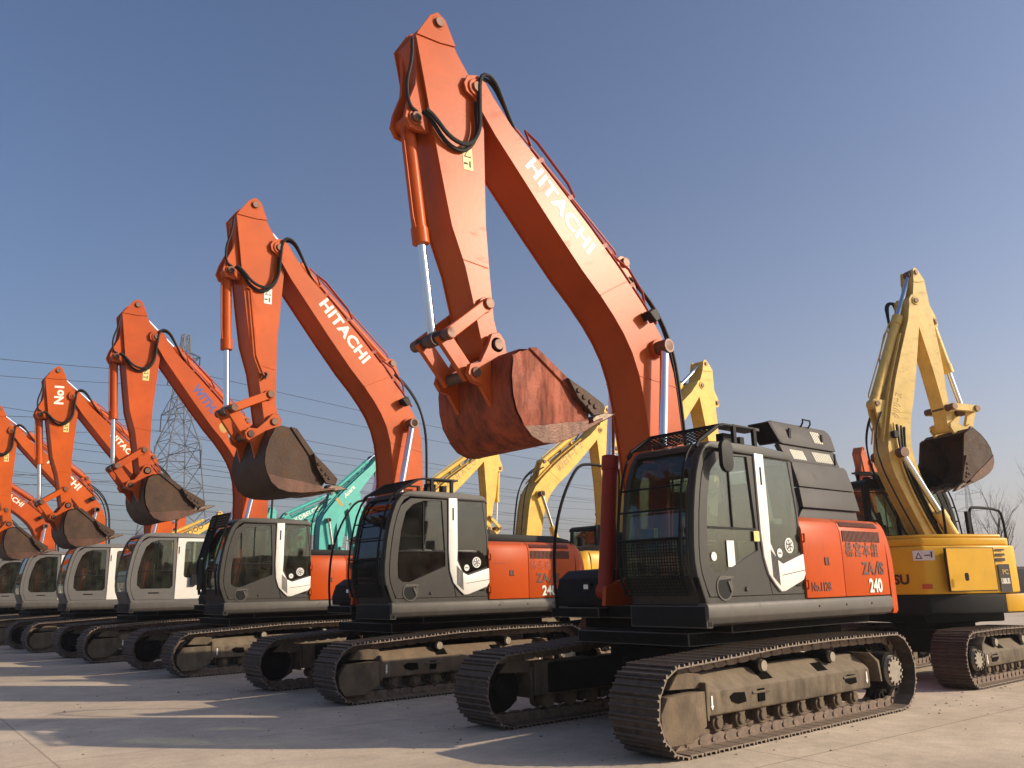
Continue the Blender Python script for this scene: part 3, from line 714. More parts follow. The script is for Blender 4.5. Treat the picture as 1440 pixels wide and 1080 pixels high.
def add_upper(root, o):
    pm = o.get('panel_mat', 'orange_panel'); paint = o['paint']; skirt_m = o.get('skirt', 'grey_skirt')
    hw = 1.365
    def deck():
        mb = MB()
        # side skirts with rolled lower edge, both sides, and the deck between them
        for s in (1, -1):
            sec = [(hw-.10, 1.345), (hw-.005, 1.335), (hw+.01, 1.30), (hw+.008, 1.20), (hw-.03, 1.135), (hw-.10, 1.11), (hw-.14, 1.12), (hw-.14, 1.32)]
            x0, x1 = -2.34, (1.44 if s > 0 else .15)
            mb.ext([(s*u, v) for u, v in sec], x0, x1, lambda u, v, d: (d, u, v))
        mb.box((-.72, 0, 1.23), (3.2, 2.44, .15), 1); mb.box((1.15, .84, 1.235), (.55, .98, .16), 1); mb.box((-.75, 0, 1.09), (2.9, 2.2, .15), 1); mb.box((-.45, 0, .955), (3.1, 1.66, .14), 1)  # dark lower pans enlarged to block the bright gap above the tracks
        mb.box((1.40, .85, 1.21), (.10, 1.0, .22), 2)
        mb.box((.80, -.93, 1.22), (.5, .82, .12), 1)
        return mb.mesh('upper_deck', [skirt_m, 'frame_dark', 'black'], bevel=.012, seg=2)
    dk = ob('upper_deck', cached(('deck', skirt_m), deck), root)
    # boom bracket towers on the deck
    def bracket():
        mb = MB()
        for y in (.34, -.34):
            mb.prism([(-.25, 1.3), (1.15, 1.3), (1.12, 1.52), (.75, 1.62), (.62, 2.0), (.46, 2.1), (.30, 2.03), (.1, 1.7)], y-.03, y+.03)
        mb.cyl((.42, -.40, 1.9), (.42, .40, 1.9), .07, seg=14, mi=1)
        return mb.mesh('boom_bracket', [paint, 'steel_pin'], bevel=.006)
    ob('boom_bracket', cached(('brk', paint), bracket), root)
    # engine side panels (left one carries the writing), rear-left with rounded top
    sec = [(hw-.01, 1.348), (hw-.005, 1.9), (hw-.012, 2.12), (hw-.05, 2.22), (hw-.13, 2.27), (hw-.25, 2.285), (hw-.25, 1.348)]
    def panel(s):
        def f():
            mb = MB(); vent = (-1.42, -2.12)
            mb.ext([(s*u, v) for u, v in sec], -.40, -1.245, lambda u, v, d: (d, u, v))
            mb.ext([(s*u, v) for u, v in sec], -1.253, -2.34, lambda u, v, d: (d, u, v))
            return mb.mesh('engine_panel', [pm], bevel=.012, seg=2)
        return f
    pl = ob('engine_panel', cached(('panL', pm), panel(1)), root)
    ob('engine_panel', cached(('panR', pm), panel(-1)), root)
    def vents():
        mb = MB()
        for k in range(30):
            x = -1.30-.0305*k
            mb.box((x, hw-.004, 2.06), (.014, .012, .13)); mb.box((x, hw-.040, 2.205), (.014, .012, .075), 0, Matrix.Rotation(R(38), 3, 'X'))
        return mb.mesh('vent_slots', ['text_brown'])
    ob('vent_slots', cached('vents', vents), pl)
    def hnd():
        mb = MB(); mb.box((-.88, hw-.003, 1.76), (.10, .014, .09)); mb.box((-.91, hw+.004, 1.76), (.04, .014, .07), 1); return mb.mesh('panel_latch', ['text_dark', pm], bevel=.004)
    ob('panel_latch', cached(('hnd', pm), hnd), pl)
    def hinge(): mb = MB(); mb.cyl((0, 0, -.05), (0, 0, .05), .012, seg=8); mb.box((.02, -.008, 0), (.05, .012, .07)); return mb.mesh('hinge', [pm])
    for z_ in (1.50, 2.02): ob('hinge', cached(('hinge', pm), hinge), pl, (-.43, hw+.002, z_))
    def bolt(): mb = MB(); mb.cyl((0, 0, 0), (0, .008, 0), .012, seg=6); return mb.mesh('bolt', ['hood_grey'])
    for x_ in (-.6, -1.2, -1.8): ob('bolt', cached('pbolt', bolt), dk, (x_, hw+.009, 1.26))
    for t in o.get('panel_text', ()):
        me = text_mesh(*t[0], **t[1]); put_text(me, pl, (t[2][0], hw-.001, t[2][1]), (-1, 0, 0), (0, 1, 0))
    # counterweight: curved tail
    def cw():
        mb = MB(); P = []; rr = 2.93
        for k in range(13):
            y = -hw+.0+2*hw*k/12; x = -math.sqrt(rr*rr-y*y)
            P.append((x, y))
        c = .10
        poly = [(-2.36, -hw+.005), (-2.47, -hw+.005)] + [(P[1][0]*.985, -hw+.09)] + P[2:-2] + [(P[-2][0]*.985, hw-.09), (-2.47, hw-.005), (-2.36, hw-.005)]
        rings = [(1.12, .93, .99), (1.15, .985, 1), (1.22, 1, 1), (1.62, 1, 1), (1.80, .975, .998), (1.95, .915, .992), (2.07, .82, .98), (2.16, .68, .965), (2.22, .50, .95), (2.26, .28, .93), (2.275, .02, .92)]
        N = len(poly); vs = []
        for z, kx, ky in rings: vs += [(-2.36+(x+2.36)*kx, y*ky, z) for x, y in poly]
        fs = [tuple(range(N-1, -1, -1)), tuple(range((len(rings)-1)*N, len(rings)*N))]
        for i in range(len(rings)-1):
            for k in range(N): fs.append((i*N+k, i*N+(k+1) % N, (i+1)*N+(k+1) % N, (i+1)*N+k))
        mb.add(vs, fs)
        return mb.mesh('counterweight', [pm], angle=40)
    c = ob('counterweight', cached(('cw', pm), cw), root)
    if o.get('rear_text'):
        t = o['rear_text']; put_text(text_mesh(t[0], t[1], t[2], bold=.006, align='CENTER'), c, (-2.945, 0, t[3]), (0, -1, 0), (-1, 0, 0))
    # engine deck and hood
    if o.get('hood_open'):
        def well():
            mb = MB(); mb.box((-1.4, 0, 1.8), (1.85, 2.2, .8)); 
            mb.box((-1.2, -.2, 2.2), (.7, 1.0, .25)); mb.cyl((-1.7, -.5, 2.2), (-1.7, -.5, 2.5), .1, seg=12)
            return mb.mesh('engine_bay', ['dark_inside'], bevel=.02)
        ob('engine_bay', well(), root)
        def hood():
            mb = MB()
            # open hood standing up on its hinge: stepped shell, local x along machine, z up the shell
            def sh(u, v, d): return (u, .98-.26*(v-2.3)-d, v)
            mb.ext([(-.98, 2.29), (-2.44, 2.29), (-2.48, 2.45), (-1.20, 2.45)], 0, .07, sh)
            mb.ext([(-1.10, 2.43), (-2.49, 2.43), (-2.52, 2.69), (-1.16, 2.69)], -.05, .05, sh)
            mb.ext([(-1.16, 2.70), (-2.52, 2.70), (-2.51, 3.00), (-2.47, 3.035), (-1.16, 3.035)], -.06, .05, sh)
            mb.ext([(-1.14, 3.04), (-2.42, 3.04), (-2.41, 3.255), (-1.06, 3.255)], -.03, .05, sh)
            mb.ext([(-1.10, 3.26), (-2.41, 3.26), (-2.42, 3.47), (-2.38, 3.53), (-2.30, 3.565), (-1.02, 3.565), (-.97, 3.545)], -.06, .05, sh)
            # front return of the top leaf and of the shell
            mb.ext([(-1.10, 3.27), (-.97, 3.55), (-.93, 3.54), (-1.06, 3.27)], -.06, .26, sh, 1)
            mb.ext([(-.98, 2.30), (-1.10, 2.45), (-1.13, 3.03), (-1.07, 3.03), (-.90, 2.31)], .0, .30, sh, 1)
            return mb.mesh('engine_hood', ['hood_grey', 'black'], bevel=.014, seg=2)
        h = ob('engine_hood', hood(), root)
        def louv():
            def sh(u, v, d): return (u, .98-.26*(v-2.3)-d, v)
            def row(xa, n, z0, z1, dx, d, sl):
                for k in range(n):
                    x = xa-dx*k; mb.ext([(x, z1), (x-.022, z1), (x-.022-sl, z0), (x-sl, z0)], d, d+.02, sh)
            out = []
            for a_ in ((-1.26, 8, 3.075, 3.20, .040, -.036, .04), (-1.80, 10, 3.075, 3.21, .046, -.036, .04), (-1.88, 5, 3.34, 3.50, .045, -.066, .04)):
                mb = MB(); row(*a_); out.append(mb.mesh('hood_louvre', ['cream']))
            return out
        for me_ in louv(): ob('hood_louvre', me_, h, kind='stuff')
        def hh():
            yy = .98-.26*1.26+.06; a, b_, c_, d_ = MB(), MB(), MB(), MB()
            a.tube([(-1.70, yy, 3.55), (-1.68, yy+.05, 3.60), (-1.68, yy+.05, 3.64), (-1.86, yy+.05, 3.64), (-1.86, yy+.05, 3.59), (-1.88, yy, 3.55)], .012, 6)
            b_.box((-1.33, yy+.05, 3.42), (.05, .02, .13), 0, Matrix.Rotation(R(-10), 3, 'Y')); c_.box((-2.10, yy+.06, 3.42), (.035, .02, .10)); d_.box((-2.30, yy+.11, 3.14), (.03, .02, .15))
            return [m_.mesh('hood_fitting', ['black']) for m_ in (a, b_, c_, d_)]
        for nm_, me_ in zip(('hood_handle', 'hood_latch', 'hood_latch', 'hood_latch'), hh()): ob(nm_, me_, h)
    else:
        def hood():
            mb = MB(); mb.prism([(-.42, 2.28), (-.42, 2.36), (-.60, 2.41), (-2.1, 2.40), (-2.45, 2.34), (-2.5, 2.28)], -1.10, 1.10)
            mb.box((-1.3, 0, 1.8), (1.8, 2.2, .95)); mb.cyl((-1.9, -.6, 2.38), (-1.9, -.6, 2.62), .07, seg=14)
            return mb.mesh('engine_hood', ['black' if o.get('cab') != 'koma' else 'frame_dark'], bevel=.02, seg=2)
        ob('engine_hood', cached(('hood', o.get('cab') == 'koma'), hood), root)
    # right-hand side: fuel tank, tool box with step lamp, handrail
    def tank():
        mb = MB(); mb.box((-.12, -.93, 1.78), (.55, .84, .86)); return mb.mesh('fuel_tank', [o.get('tank_mat', 'black')], bevel=.05, seg=3)
    ob('fuel_tank', cached(('tank', o.get('tank_mat')), tank), root)
    def tool():
        mb = MB(); mb.prism([(.17, 1.29), (.95, 1.29), (.97, 1.42), (.90, 1.62), (.74, 1.72), (.17, 1.75)], -1.34, -.55)
        mb.box((.955, -.93, 1.36), (.02, .5, .03)); return mb.mesh('tool_box', ['black'], bevel=.05, seg=3)
    tb = ob('tool_box', cached('tool', tool), root)
    def lamp():
        mb = MB(); mb.box((.93, -.80, 1.52), (.06, .13, .10), 0); mb.box((.962, -.80, 1.52), (.012, .09, .065), 1); return mb.mesh('deck_lamp', ['rubber', 'lamp_glass'], bevel=.01)
    ob('deck_lamp', cached('dlamp', lamp), tb)
    if o.get('rail', True):
        def rail():
            mb = MB(); y = -1.22
            mb.tube([(1.06, y, 1.24), (1.10, y, 1.7), (1.06, y, 2.2), (.92, y, 2.62), (.72, y, 2.95), (.58, y, 3.09), (.42, y, 3.12), (.16, y, 3.12), (.02, y, 3.06), (-.04, y, 2.9), (-.05, y, 2.2)], .02, 8, smooth=2)
            return mb.mesh('handrail', ['black'])
        ob('handrail', cached('rail', rail), root)

# ---- boom, arm, bucket.  Outlines measured in the first machine's pose, stored in joint-local frames.
FOOT = Vector((.42, 1.90)); TIP0 = Vector((3.42, 6.83)); PIN0 = Vector((3.20, 3.95))
def loc2(p, org, ang):
    d = Vector((p[0], p[1]))-org; c, s = math.cos(-ang), math.sin(-ang); return (d.x*c-d.y*s, d.x*s+d.y*c)
A_B0 = math.atan2(*(TIP0-FOOT).yx); L_B = (TIP0-FOOT).length
A_A0 = math.atan2(*(PIN0-TIP0).yx); L_A = (PIN0-TIP0).length
def BL(pts): return [loc2(p, FOOT, A_B0) for p in pts]
def AL(pts): return [loc2(p, TIP0, A_A0) for p in pts]
def KL(pts): return [loc2(p, PIN0, 0) for p in pts]
def rot2(p, ang, org): c, s = math.cos(ang), math.sin(ang); return Vector((org.x+p[0]*c-p[1]*s, org.y+p[0]*s+p[1]*c))
BOOM = [(3.44, 6.70), (3.16, 6.36), (2.76, 5.95), (2.36, 5.54), (1.89, 5.08), (1.60, 4.83), (1.39, 4.62), (1.23, 4.43), (1.10, 4.22), (1.00, 3.97), (.93, 3.65), (.88, 3.29), (.80, 2.7), (.64, 1.98),
        (.60, 1.80), (.46, 1.71), (.30, 1.75), (.22, 1.9), (.20, 2.6), (.25, 3.2), (.28, 3.50), (.31, 3.80), (.35, 4.08), (.42, 4.30), (.56, 4.55), (.84, 4.86), (1.25, 5.25), (1.73, 5.66), (2.3, 6.10), (2.92, 6.56), (3.18, 6.82), (3.28, 6.95), (3.40, 7.0), (3.53, 6.95), (3.58, 6.84), (3.55, 6.75)]
ARM = [(4.17, 7.20), (4.02, 7.42), (3.97, 7.52), (3.90, 7.57), (3.82, 7.54), (3.76, 7.40), (3.62, 7.18), (3.47, 6.99), (3.32, 6.85), (3.27, 6.72), (3.27, 6.30), (3.26, 5.29), (3.22, 4.77), (3.17, 4.25), (3.10, 4.02), (3.10, 3.90), (3.17, 3.84), (3.27, 3.85),
       (3.33, 3.95), (3.37, 4.10), (3.45, 4.42), (3.54, 4.75), (3.71, 5.16), (3.84, 5.70), (3.96, 6.23), (4.06, 6.70)]
P_ARMCYL = (3.89, 7.45); P_BKCYL = (4.13, 6.26); P_LINK = (3.31, 4.37); P_BOOMCYL = (.68, 4.33); P_BKEAR = (3.48, 3.62); P_ARMBASE = (1.02, 5.42)

def add_front(root, o):
    paint = o['paint']; th_b, th_a, dk = o['pose'][:3]; S = o.get('boom_scale', (o['pose'][3] if len(o['pose']) > 3 else 1.0)); bkm = o.get('bucket_mat', 'bucket_rust'); fy = o.get('face', 1)
    SA = o.get('arm_scale', (o['pose'][4] if len(o['pose']) > 4 else S))
    foot = FOOT + Vector(o.get('foot_off', (0, 0)))
    tip = foot + Vector((math.cos(th_b), math.sin(th_b)))*L_B*S
    pin = tip + Vector((math.cos(th_a), math.sin(th_a)))*L_A*SA
    bl = lambda p: rot2(Vector(loc2(p, FOOT, A_B0))*S, th_b, foot)
    al = lambda p: rot2(Vector((loc2(p, TIP0, A_A0)[0]*SA, loc2(p, TIP0, A_A0)[1]*SA*o.get('arm_depth', 1))), th_a, tip)
    kl = lambda p: rot2(Vector(loc2(p, PIN0, 0))*SA, dk, pin)
    bw = o.get('boom_w', 1); ad = o.get('arm_depth', 1)
    hwb = .27
    def boom():
        mb = MB(); P = BL(BOOM); I = []
        c = Vector((sum(p[0] for p in P)/len(P), sum(p[1] for p in P)/len(P)))
        n = len(P)
        for i in range(n):
            a = Vector(P[i-1]); b = Vector(P[(i+1) % n]); t = (b-a).normalized(); I.append((P[i][0]+t.y*.022, P[i][1]-t.x*.022))
        # orientation check: keep the inner outline inside
        ar = lambda Q: abs(sum(Q[i-1][0]*Q[i][1]-Q[i][0]*Q[i-1][1] for i in range(len(Q))))
        if ar(I) > ar(P): I = [(2*p[0]-q[0], 2*p[1]-q[1]) for p, q in zip(P, I)]
        mb.prism(I, -hwb+.018, hwb-.018)
        mb.prism(P, hwb-.02, hwb); mb.prism(P, -hwb, -hwb+.02)
        return mb.mesh('boom', [paint], bevel=.003)
    B = ob('boom', cached(('boom', paint), boom), root, (foot.x, 0, foot.y), (0, -th_b, 0)); B.scale = (S, bw, S)
    def bpin():
        mb = MB()
        (tx, tz), (cx, cz), (bx, bz) = BL([TIP0, P_BOOMCYL, P_ARMBASE])
        mb.cyl((tx, -.29, tz), (tx, .29, tz), .105, seg=20); mb.cyl((tx, -.315, tz), (tx, .315, tz), .062, seg=16, mi=1)
        m2 = MB(); m2.cyl((cx, -.50, cz), (cx, .50, cz), .07, seg=16, mi=1); m2.cyl((cx, -.33, cz), (cx, .33, cz), .115, seg=20)
        return mb.mesh('boom_pin', [paint, 'steel_pin'], bevel=.006), m2.mesh('boom_pin', [paint, 'steel_pin'], bevel=.006)
    for me_ in cached(('bpin', paint), bpin): ob('boom_pin', me_, B)
    def barm():
        mb = MB(); pts = BL([(1.35, 5.30), (.72, 4.72), (.86, 5.25), (.98, 5.50), (1.08, 5.50)])
        for y in (.12, -.12): mb.prism(pts, y-.03, y+.03)
        q = BL([P_ARMBASE])[0]; mb.cyl((q[0], -.19, q[1]), (q[0], .19, q[1]), .06, seg=14, mi=1)
        return mb.mesh('cylinder_bracket', [paint, 'steel_pin'], bevel=.005)
    ob('cylinder_bracket', cached(('barm', paint), barm), B)
    def pipes():
        mb = MB()
        for y, d in ((.24, .035), (.19, .07), (-.2, .05), (-.14, .05)):
            P = BL([(2.62-d*.6, 6.36+d*.8), (2.3-d*.6, 6.12+d*.8), (1.73-d*.7, 5.68+d*.8), (1.25-d*.7, 5.27+d*.8), (.84-d*.7, 4.88+d*.8), (.62-d*.8, 4.66+d*.7)])
            mb.tube([(p[0], y, p[1]) for p in P], .017, 6)
        for q in [(2.5, 6.27), (2.05, 5.94), (1.5, 5.48), (1.05, 5.08)]:
            p = BL([q])[0]; mb.box((p[0], .20, p[1]+.03), (.05, .13, .09))
        P = BL([(2.62, 6.42), (2.70, 6.58), (2.52, 6.50), (2.05, 6.13), (1.95, 5.98)]); mb.tube([(p[0], .25, p[1]) for p in P], .017, 6)
        P = BL([(1.35, 5.42), (1.05, 5.30), (.82, 5.05), (.78, 4.86)]); mb.tube([(p[0], .24, p[1]) for p in P], .016, 6)
        return mb.mesh('hydraulic_pipe', ['red_orange' if 'orange' in paint else paint])
    ob('hydraulic_pipe', cached(('pipes', paint), pipes), B)
    def bhose():
        mb = MB()
        for y, k in ((.22, 0), (.14, .05), (-.18, .03)):
            P = BL([(1.0-k, 5.20+k), (.70-k, 5.02+k), (.42-k, 4.72+k), (.24-k, 4.30), (.18-k, 3.75), (.14-k, 3.2), (.12-k, 2.6)]); mb.tube([(p[0], y, p[1]) for p in P], .02, 7, smooth=2)
        return mb.mesh('boom_hose', ['rubber'])
    ob('boom_hose', cached('bhose', bhose), B)
    def bweld():
        out = []
        for a_, b_ in (((1.60, 4.84), (1.12, 5.12)), ((1.00, 3.95), (.32, 3.9))):
            p, q = BL([a_, b_])
            for y in (hwb, -hwb): mb = MB(); mb.tube([(p[0], y, p[1]), ((p[0]+q[0])/2+.004, y, (p[1]+q[1])/2), (q[0], y, q[1])], .007, 5); out.append(mb.mesh('weld_seam', [paint]))
        return out
    for me_ in cached(('bweld', paint), bweld): ob('weld_seam', me_, B)
    if o.get('lamp', True):
        def wl_():
            mb = MB(); q = BL([(.84, 4.72)])[0]; y = hwb*fy
            mb.box((q[0], y+.02*fy, q[1]), (.10, .05, .10)); mb.prism([(q[0]-.10, q[1]-.02), (q[0]+.05, q[1]-.07), (q[0]+.05, q[1]+.07), (q[0]-.09, q[1]+.07)], y+.045*fy, y+.16*fy)
            mb.box((q[0]+.055, y+.10*fy, q[1]), (.012, .09, .10), 1)
            return mb.mesh('work_lamp', ['rubber', 'lamp_glass'], bevel=.012)
        ob('work_lamp', cached(('wlamp', fy), wl_), B)
    if o.get('side_hoses'):
        def sh_():
            out = []
            for k in range(4):
                mb = MB(); P = BL([(1.20-.07*k, 4.70+.07*k), (.86-.07*k, 4.25), (.70-.07*k, 3.7), (.62-.07*k, 3.0), (.58-.06*k, 2.2)]); mb.tube([(p[0], (hwb+.03+.012*(k % 2))*fy, p[1]) for p in P], .024, 6, smooth=2); out.append(mb.mesh('side_hose', ['rubber' if k < 3 else paint]))
            return out
        for me_ in sh_(): ob('side_hose', me_, B)
    for t in o.get('boom_text', ()):
        # (args, kwargs, start point measured in the first machine's pose, end point)
        a = BL([t[2]])[0]; b = BL([t[3]])[0]; r = Vector((b[0]-a[0], 0, b[1]-a[1]))
        if fy > 0: put_text(text_mesh(*t[0], **t[1]), B, (a[0], hwb+.001, a[1]), r, (0, 1, 0))
        else: put_text(text_mesh(*t[0], **t[1]), B, (a[0], -hwb-.001, a[1]), r, (0, -1, 0))
    # arm
    hwa = .215
    def arm():
        mb = MB(); P = AL(ARM); n = len(P); I = []
        for i in range(n):
            a = Vector(P[i-1]); b = Vector(P[(i+1) % n]); t = (b-a).normalized(); I.append((P[i][0]-t.y*.02, P[i][1]+t.x*.02))
        ar = lambda Q: abs(sum(Q[i-1][0]*Q[i][1]-Q[i][0]*Q[i-1][1] for i in range(len(Q))))
        if ar(I) > ar(P): I = [(2*p[0]-q[0], 2*p[1]-q[1]) for p, q in zip(P, I)]
        mb.prism(I, -hwa+.012, hwa-.012); mb.prism(P, hwa-.016, hwa); mb.prism(P, -hwa, -hwa+.016)
        # bucket-cylinder bracket on the front
        K = AL([(4.14, 7.20), (4.12, 6.95), (4.13, 6.65), (4.22, 6.40), (4.25, 6.24), (4.19, 6.14), (4.08, 6.13), (3.94, 6.16), (4.04, 6.7)])
        for y in (.13, -.13): mb.prism(K, y-.025, y+.025)
        # top boss plates
        K = AL([(4.17, 7.20), (4.00, 7.50), (3.90, 7.58), (3.80, 7.53), (3.66, 7.26), (3.76, 7.24), (3.86, 7.22)])
        for y in (hwa+.008, -hwa-.008): mb.prism(K, y-.009, y+.009)
        return mb.mesh('arm', [paint], bevel=.003)
    Am = ob('arm', cached(('arm', paint), arm), root, (tip.x, 0, tip.y), (0, -th_a, 0)); Am.scale = (SA, bw, SA*ad)
    def apin():
        out = []
        for p, w, r in ((P_ARMCYL, hwa+.05, .056), (P_BKCYL, .20, .056), (P_LINK, hwa+.07, .058), ((PIN0.x, PIN0.y), .33, .058)):
            mb = MB(); q = AL([p])[0]; mb.cyl((q[0], -w, q[1]), (q[0], w, q[1]), r, seg=16); mb.cyl((q[0], -w+.03, q[1]), (q[0], w-.03, q[1]), r+.026, seg=18, mi=1)
            out.append(mb.mesh('arm_pin', ['steel_pin', paint], bevel=.005))
        return out
    for me_ in cached(('apin', paint), apin): ob('arm_pin', me_, Am)
    def aweld():
        p, q = AL([(3.24, 4.80), (3.56, 4.82)]); out = []
        for y in (hwa, -hwa): mb = MB(); mb.tube([(p[0], y, p[1]), (q[0], y, q[1])], .006, 5); out.append(mb.mesh('weld_seam', [paint]))
        return out
    for me_ in cached(('aweld', paint), aweld): ob('weld_seam', me_, Am)
    if o.get('arm_label'):
        def lab():
            mb = MB(); q = AL([(3.50, 5.98)])[0]
            R_ = Matrix.Rotation(R(4), 3, 'Y')
            mb.box((q[0], hwa+.002, q[1]), (.26, .004, .13), 0)
            mb.prism([(q[0]-.10, q[1]), (q[0]-.015, q[1]+.05), (q[0]-.015, q[1]-.05)], hwa+.002, hwa+.006, 1)
            mb.prism([(q[0]-.085, q[1]), (q[0]-.025, q[1]+.033), (q[0]-.025, q[1]-.033)], hwa+.004, hwa+.008, 0)
            mb.box((q[0]+.06, hwa+.005, q[1]-.025), (.07, .004, .018), 1); mb.box((q[0]+.06, hwa+.005, q[1]+.03), (.02, .004, .05), 1)
            return mb.mesh('warning_label', [o['arm_label'], 'rubber'])
        ob('warning_label', lab(), Am)
    if o.get('arm_text'):
        t = o['arm_text']; a = AL([t[2]])[0]; b = AL([t[3]])[0]
        put_text(text_mesh(*t[0], **t[1]), Am, (a[0], hwa+.001, a[1]), (b[0]-a[0], 0, b[1]-a[1]), (0, 1, 0))
    if o.get('arm_pipe'):
        def ap():
            mb = MB(); P = AL([(3.86, 6.02), (3.80, 6.0), (3.58, 4.95), (3.50, 4.80), (3.42, 4.66)])
            for y in (.05, -.05): mb.tube([(p[0]+.0, hwa+.03+y*.3, p[1]+y*.3) for p in P], .015, 6)
            q = P[-1]
            for k in range(6): mb.cyl((q[0]+.03*math.cos(k), hwa+.02, q[1]+.04*math.sin(k*2)), (q[0]+.05*math.cos(k), hwa+.06, q[1]+.06*math.sin(k*2)), .02, seg=6, mi=1)
            return mb.mesh('arm_pipe', [paint, 'steel_pin'])
        ob('arm_pipe', ap(), Am)
    # hose loop between boom tip and arm
    def hose():
        mb = MB()
        for y, k in ((.31, 0.0), (.25, .05)):
            P = [bl((2.66, 6.44)), bl((2.76, 6.54)), bl((2.96, 6.78)), bl((3.20, 7.04)), al((3.40, 7.0-k)), al((3.40, 6.60)), al((3.40-k*.5, 6.28)), al((3.56, 6.06-k)), al((3.80, 6.08-k)), al((4.0, 6.26)), al((4.10, 6.30))]
            mb.tube([(p.x, (.16 if i < 2 else (.22 if i == 2 else y)), p.y) for i, p in enumerate(P)], .024, 8, smooth=2)
        P = [al((4.12, 6.32)), al((4.22, 6.36)), al((4.26, 6.6)), al((4.19, 6.9)), al((4.19, 7.15))]
        mb.tube([(p.x, .18, p.y) for p in P], .018, 8, smooth=2)
        return mb.mesh('arm_hose', ['rubber'])
    ob('arm_hose', hose(), root)
    # bucket
    def bucket():
        mb = MB(); w = .61
        shell = KL([(3.06, 3.86), (3.18, 3.84), (3.27, 3.77), (3.30, 3.55), (3.285, 3.36), (3.24, 3.20), (3.15, 3.07), (3.04, 2.97), (2.90, 2.92), (2.74, 2.93), (2.52, 3.00), (2.26, 3.12)])
        mb.strip(shell, -w, w, -.03, 0)
        side = shell + KL([(2.22, 3.30), (2.34, 3.47), (2.69, 3.70), (2.95, 3.86)])
        for s in (1, -1): mb.prism(side, s*w-.022*(s > 0), s*w+.022*(s < 0), 0)
        # side reinforcement along the cutting edge and lower wear plate
        edge = KL([(3.06, 3.87), (2.95, 3.89), (2.32, 3.50), (2.18, 3.33), (2.30, 3.34), (2.62, 3.58)])
        for s in (1, -1): mb.prism(edge, s*(w-.005), s*(w+.022), 0)
        wear = KL([(3.15, 3.07), (3.04, 2.965), (2.90, 2.915), (2.74, 2.925), (2.52, 2.995), (2.26, 3.115), (2.24, 3.22), (2.6, 3.16), (2.9, 3.10)])
        for s in (1, -1): mb.prism(wear, s*(w-.004), s*(w+.014), 1)
        # lip plate
        lip = KL([(2.34, 3.08), (2.34, 3.14), (2.02, 3.27), (2.02, 3.24)]); mb.prism(lip, -w-.01, w+.01, 1)
        # ears
        ear = KL([(3.06, 3.84), (3.10, 4.02), (3.17, 4.09), (3.27, 4.06), (3.32, 3.93), (3.42, 3.74), (3.55, 3.70), (3.58, 3.60), (3.52, 3.52), (3.42, 3.50), (3.28, 3.30), (3.28, 3.76)])
        for s in (.27, -.27): mb.prism(ear, s-.03, s+.03, 2)
        q = KL([P_BKEAR])[0]; mb.cyl((q[0], -.32, q[1]), (q[0], .32, q[1]), .055, seg=14, mi=1)
        return mb.mesh('bucket', [bkm, 'bucket_floor', o.get('ear_mat', paint)], bevel=.006)
    bk = ob('bucket', cached(('bucket', bkm, o.get('ear_mat', paint)), bucket), root, (pin.x, 0, pin.y), (0, -dk, 0)); bk.scale = (SA, o.get('bucket_w', 1), SA)
    def tooth():
        mb = MB(); P = KL([(2.14, 3.17), (2.16, 3.27), (1.98, 3.34), (1.78, 3.345), (1.96, 3.25)]); mb.prism(P, -.05, .05); return mb.mesh('tooth', ['tooth_steel'], bevel=.012)
    for k in range(5):
        ob('tooth', cached('tooth', tooth), bk, (0, (-.54+.27*k), 0))
    def cutter():
        mb = MB(); P = KL([(2.58, 3.62), (2.32, 3.52), (2.06, 3.40), (2.06, 3.30), (2.22, 3.26), (2.44, 3.42)]); mb.prism(P, -.025, .025)
        for q in KL([(2.44, 3.50), (2.36, 3.44), (2.27, 3.40), (2.30, 3.34), (2.20, 3.36)]): mb.cyl((q[0], -.04, q[1]), (q[0], .04, q[1]), .03, seg=8)
        return mb.mesh('side_cutter', ['bucket_rust'], bevel=.006)
    for s in (1, -1): ob('side_cutter', cached('cutter', cutter), bk, (0, s*.655, 0))
    # bucket linkage
    ear = kl(P_BKEAR); lk = al(P_LINK); ra, rb = .63*SA, .47*SA
    d = (ear-lk).length; a_ = (ra*ra-rb*rb+d*d)/(2*d); h_ = math.sqrt(max(0, ra*ra-a_*a_)); e = (ear-lk)/max(d, 1e-6); m = lk+e*a_
    c1 = m+Vector((-e.y, e.x))*h_; c2 = m-Vector((-e.y, e.x))*h_
    P6 = c1 if c1.x > c2.x else c2
    def bar(a, b, ys, r, mat):
        mb = MB()
        for y in ys:
            aa = Vector((a.x, a.y)); bb = Vector((b.x, b.y)); t = (bb-aa).normalized(); nn = Vector((-t.y, t.x))*r
            mb.prism([tuple(aa+nn-t*r*.4), tuple(bb+nn+t*r*.4), tuple(bb-nn+t*r*.4), tuple(aa-nn-t*r*.4)], y-.03, y+.03)
        for q in (a, b): mb.cyl((q.x, -max(ys)-.06, q.y), (q.x, max(ys)+.06, q.y), .06, seg=14, mi=1)
        return mb.mesh('bucket_link', [mat, 'steel_pin'], bevel=.008)
    ob('bucket_link', bar(lk, P6, (.275, -.275), .062, paint), root)
    ob('bucket_link', bar(P6, ear, (.17, -.17), .085, paint), root)
    # hydraulic cylinders: tube (part) with rod (sub-part)
    def hyd(A, B, y, r, frac, flip=False, mat=paint):
        A = Vector((A.x, y, A.y)); Bv = Vector((B.x, y, B.y)); d = (Bv-A); L = d.length; t = L*frac
        mb = MB(); mb.cyl((0, 0, 0), (t, 0, 0), r, seg=18); mb.cyl((t-.16, 0, 0), (t+.015, 0, 0), r*1.16, seg=18); mb.cyl((0, -.08, 0), (0, .08, 0), r*1.05, seg=14)
        mb.tube([(.10, r*.6, r*.95), (.16, r*.6, r*1.25), (t-.26, r*.6, r*1.25), (t-.14, r*.6, r*1.05)], .014, 6)
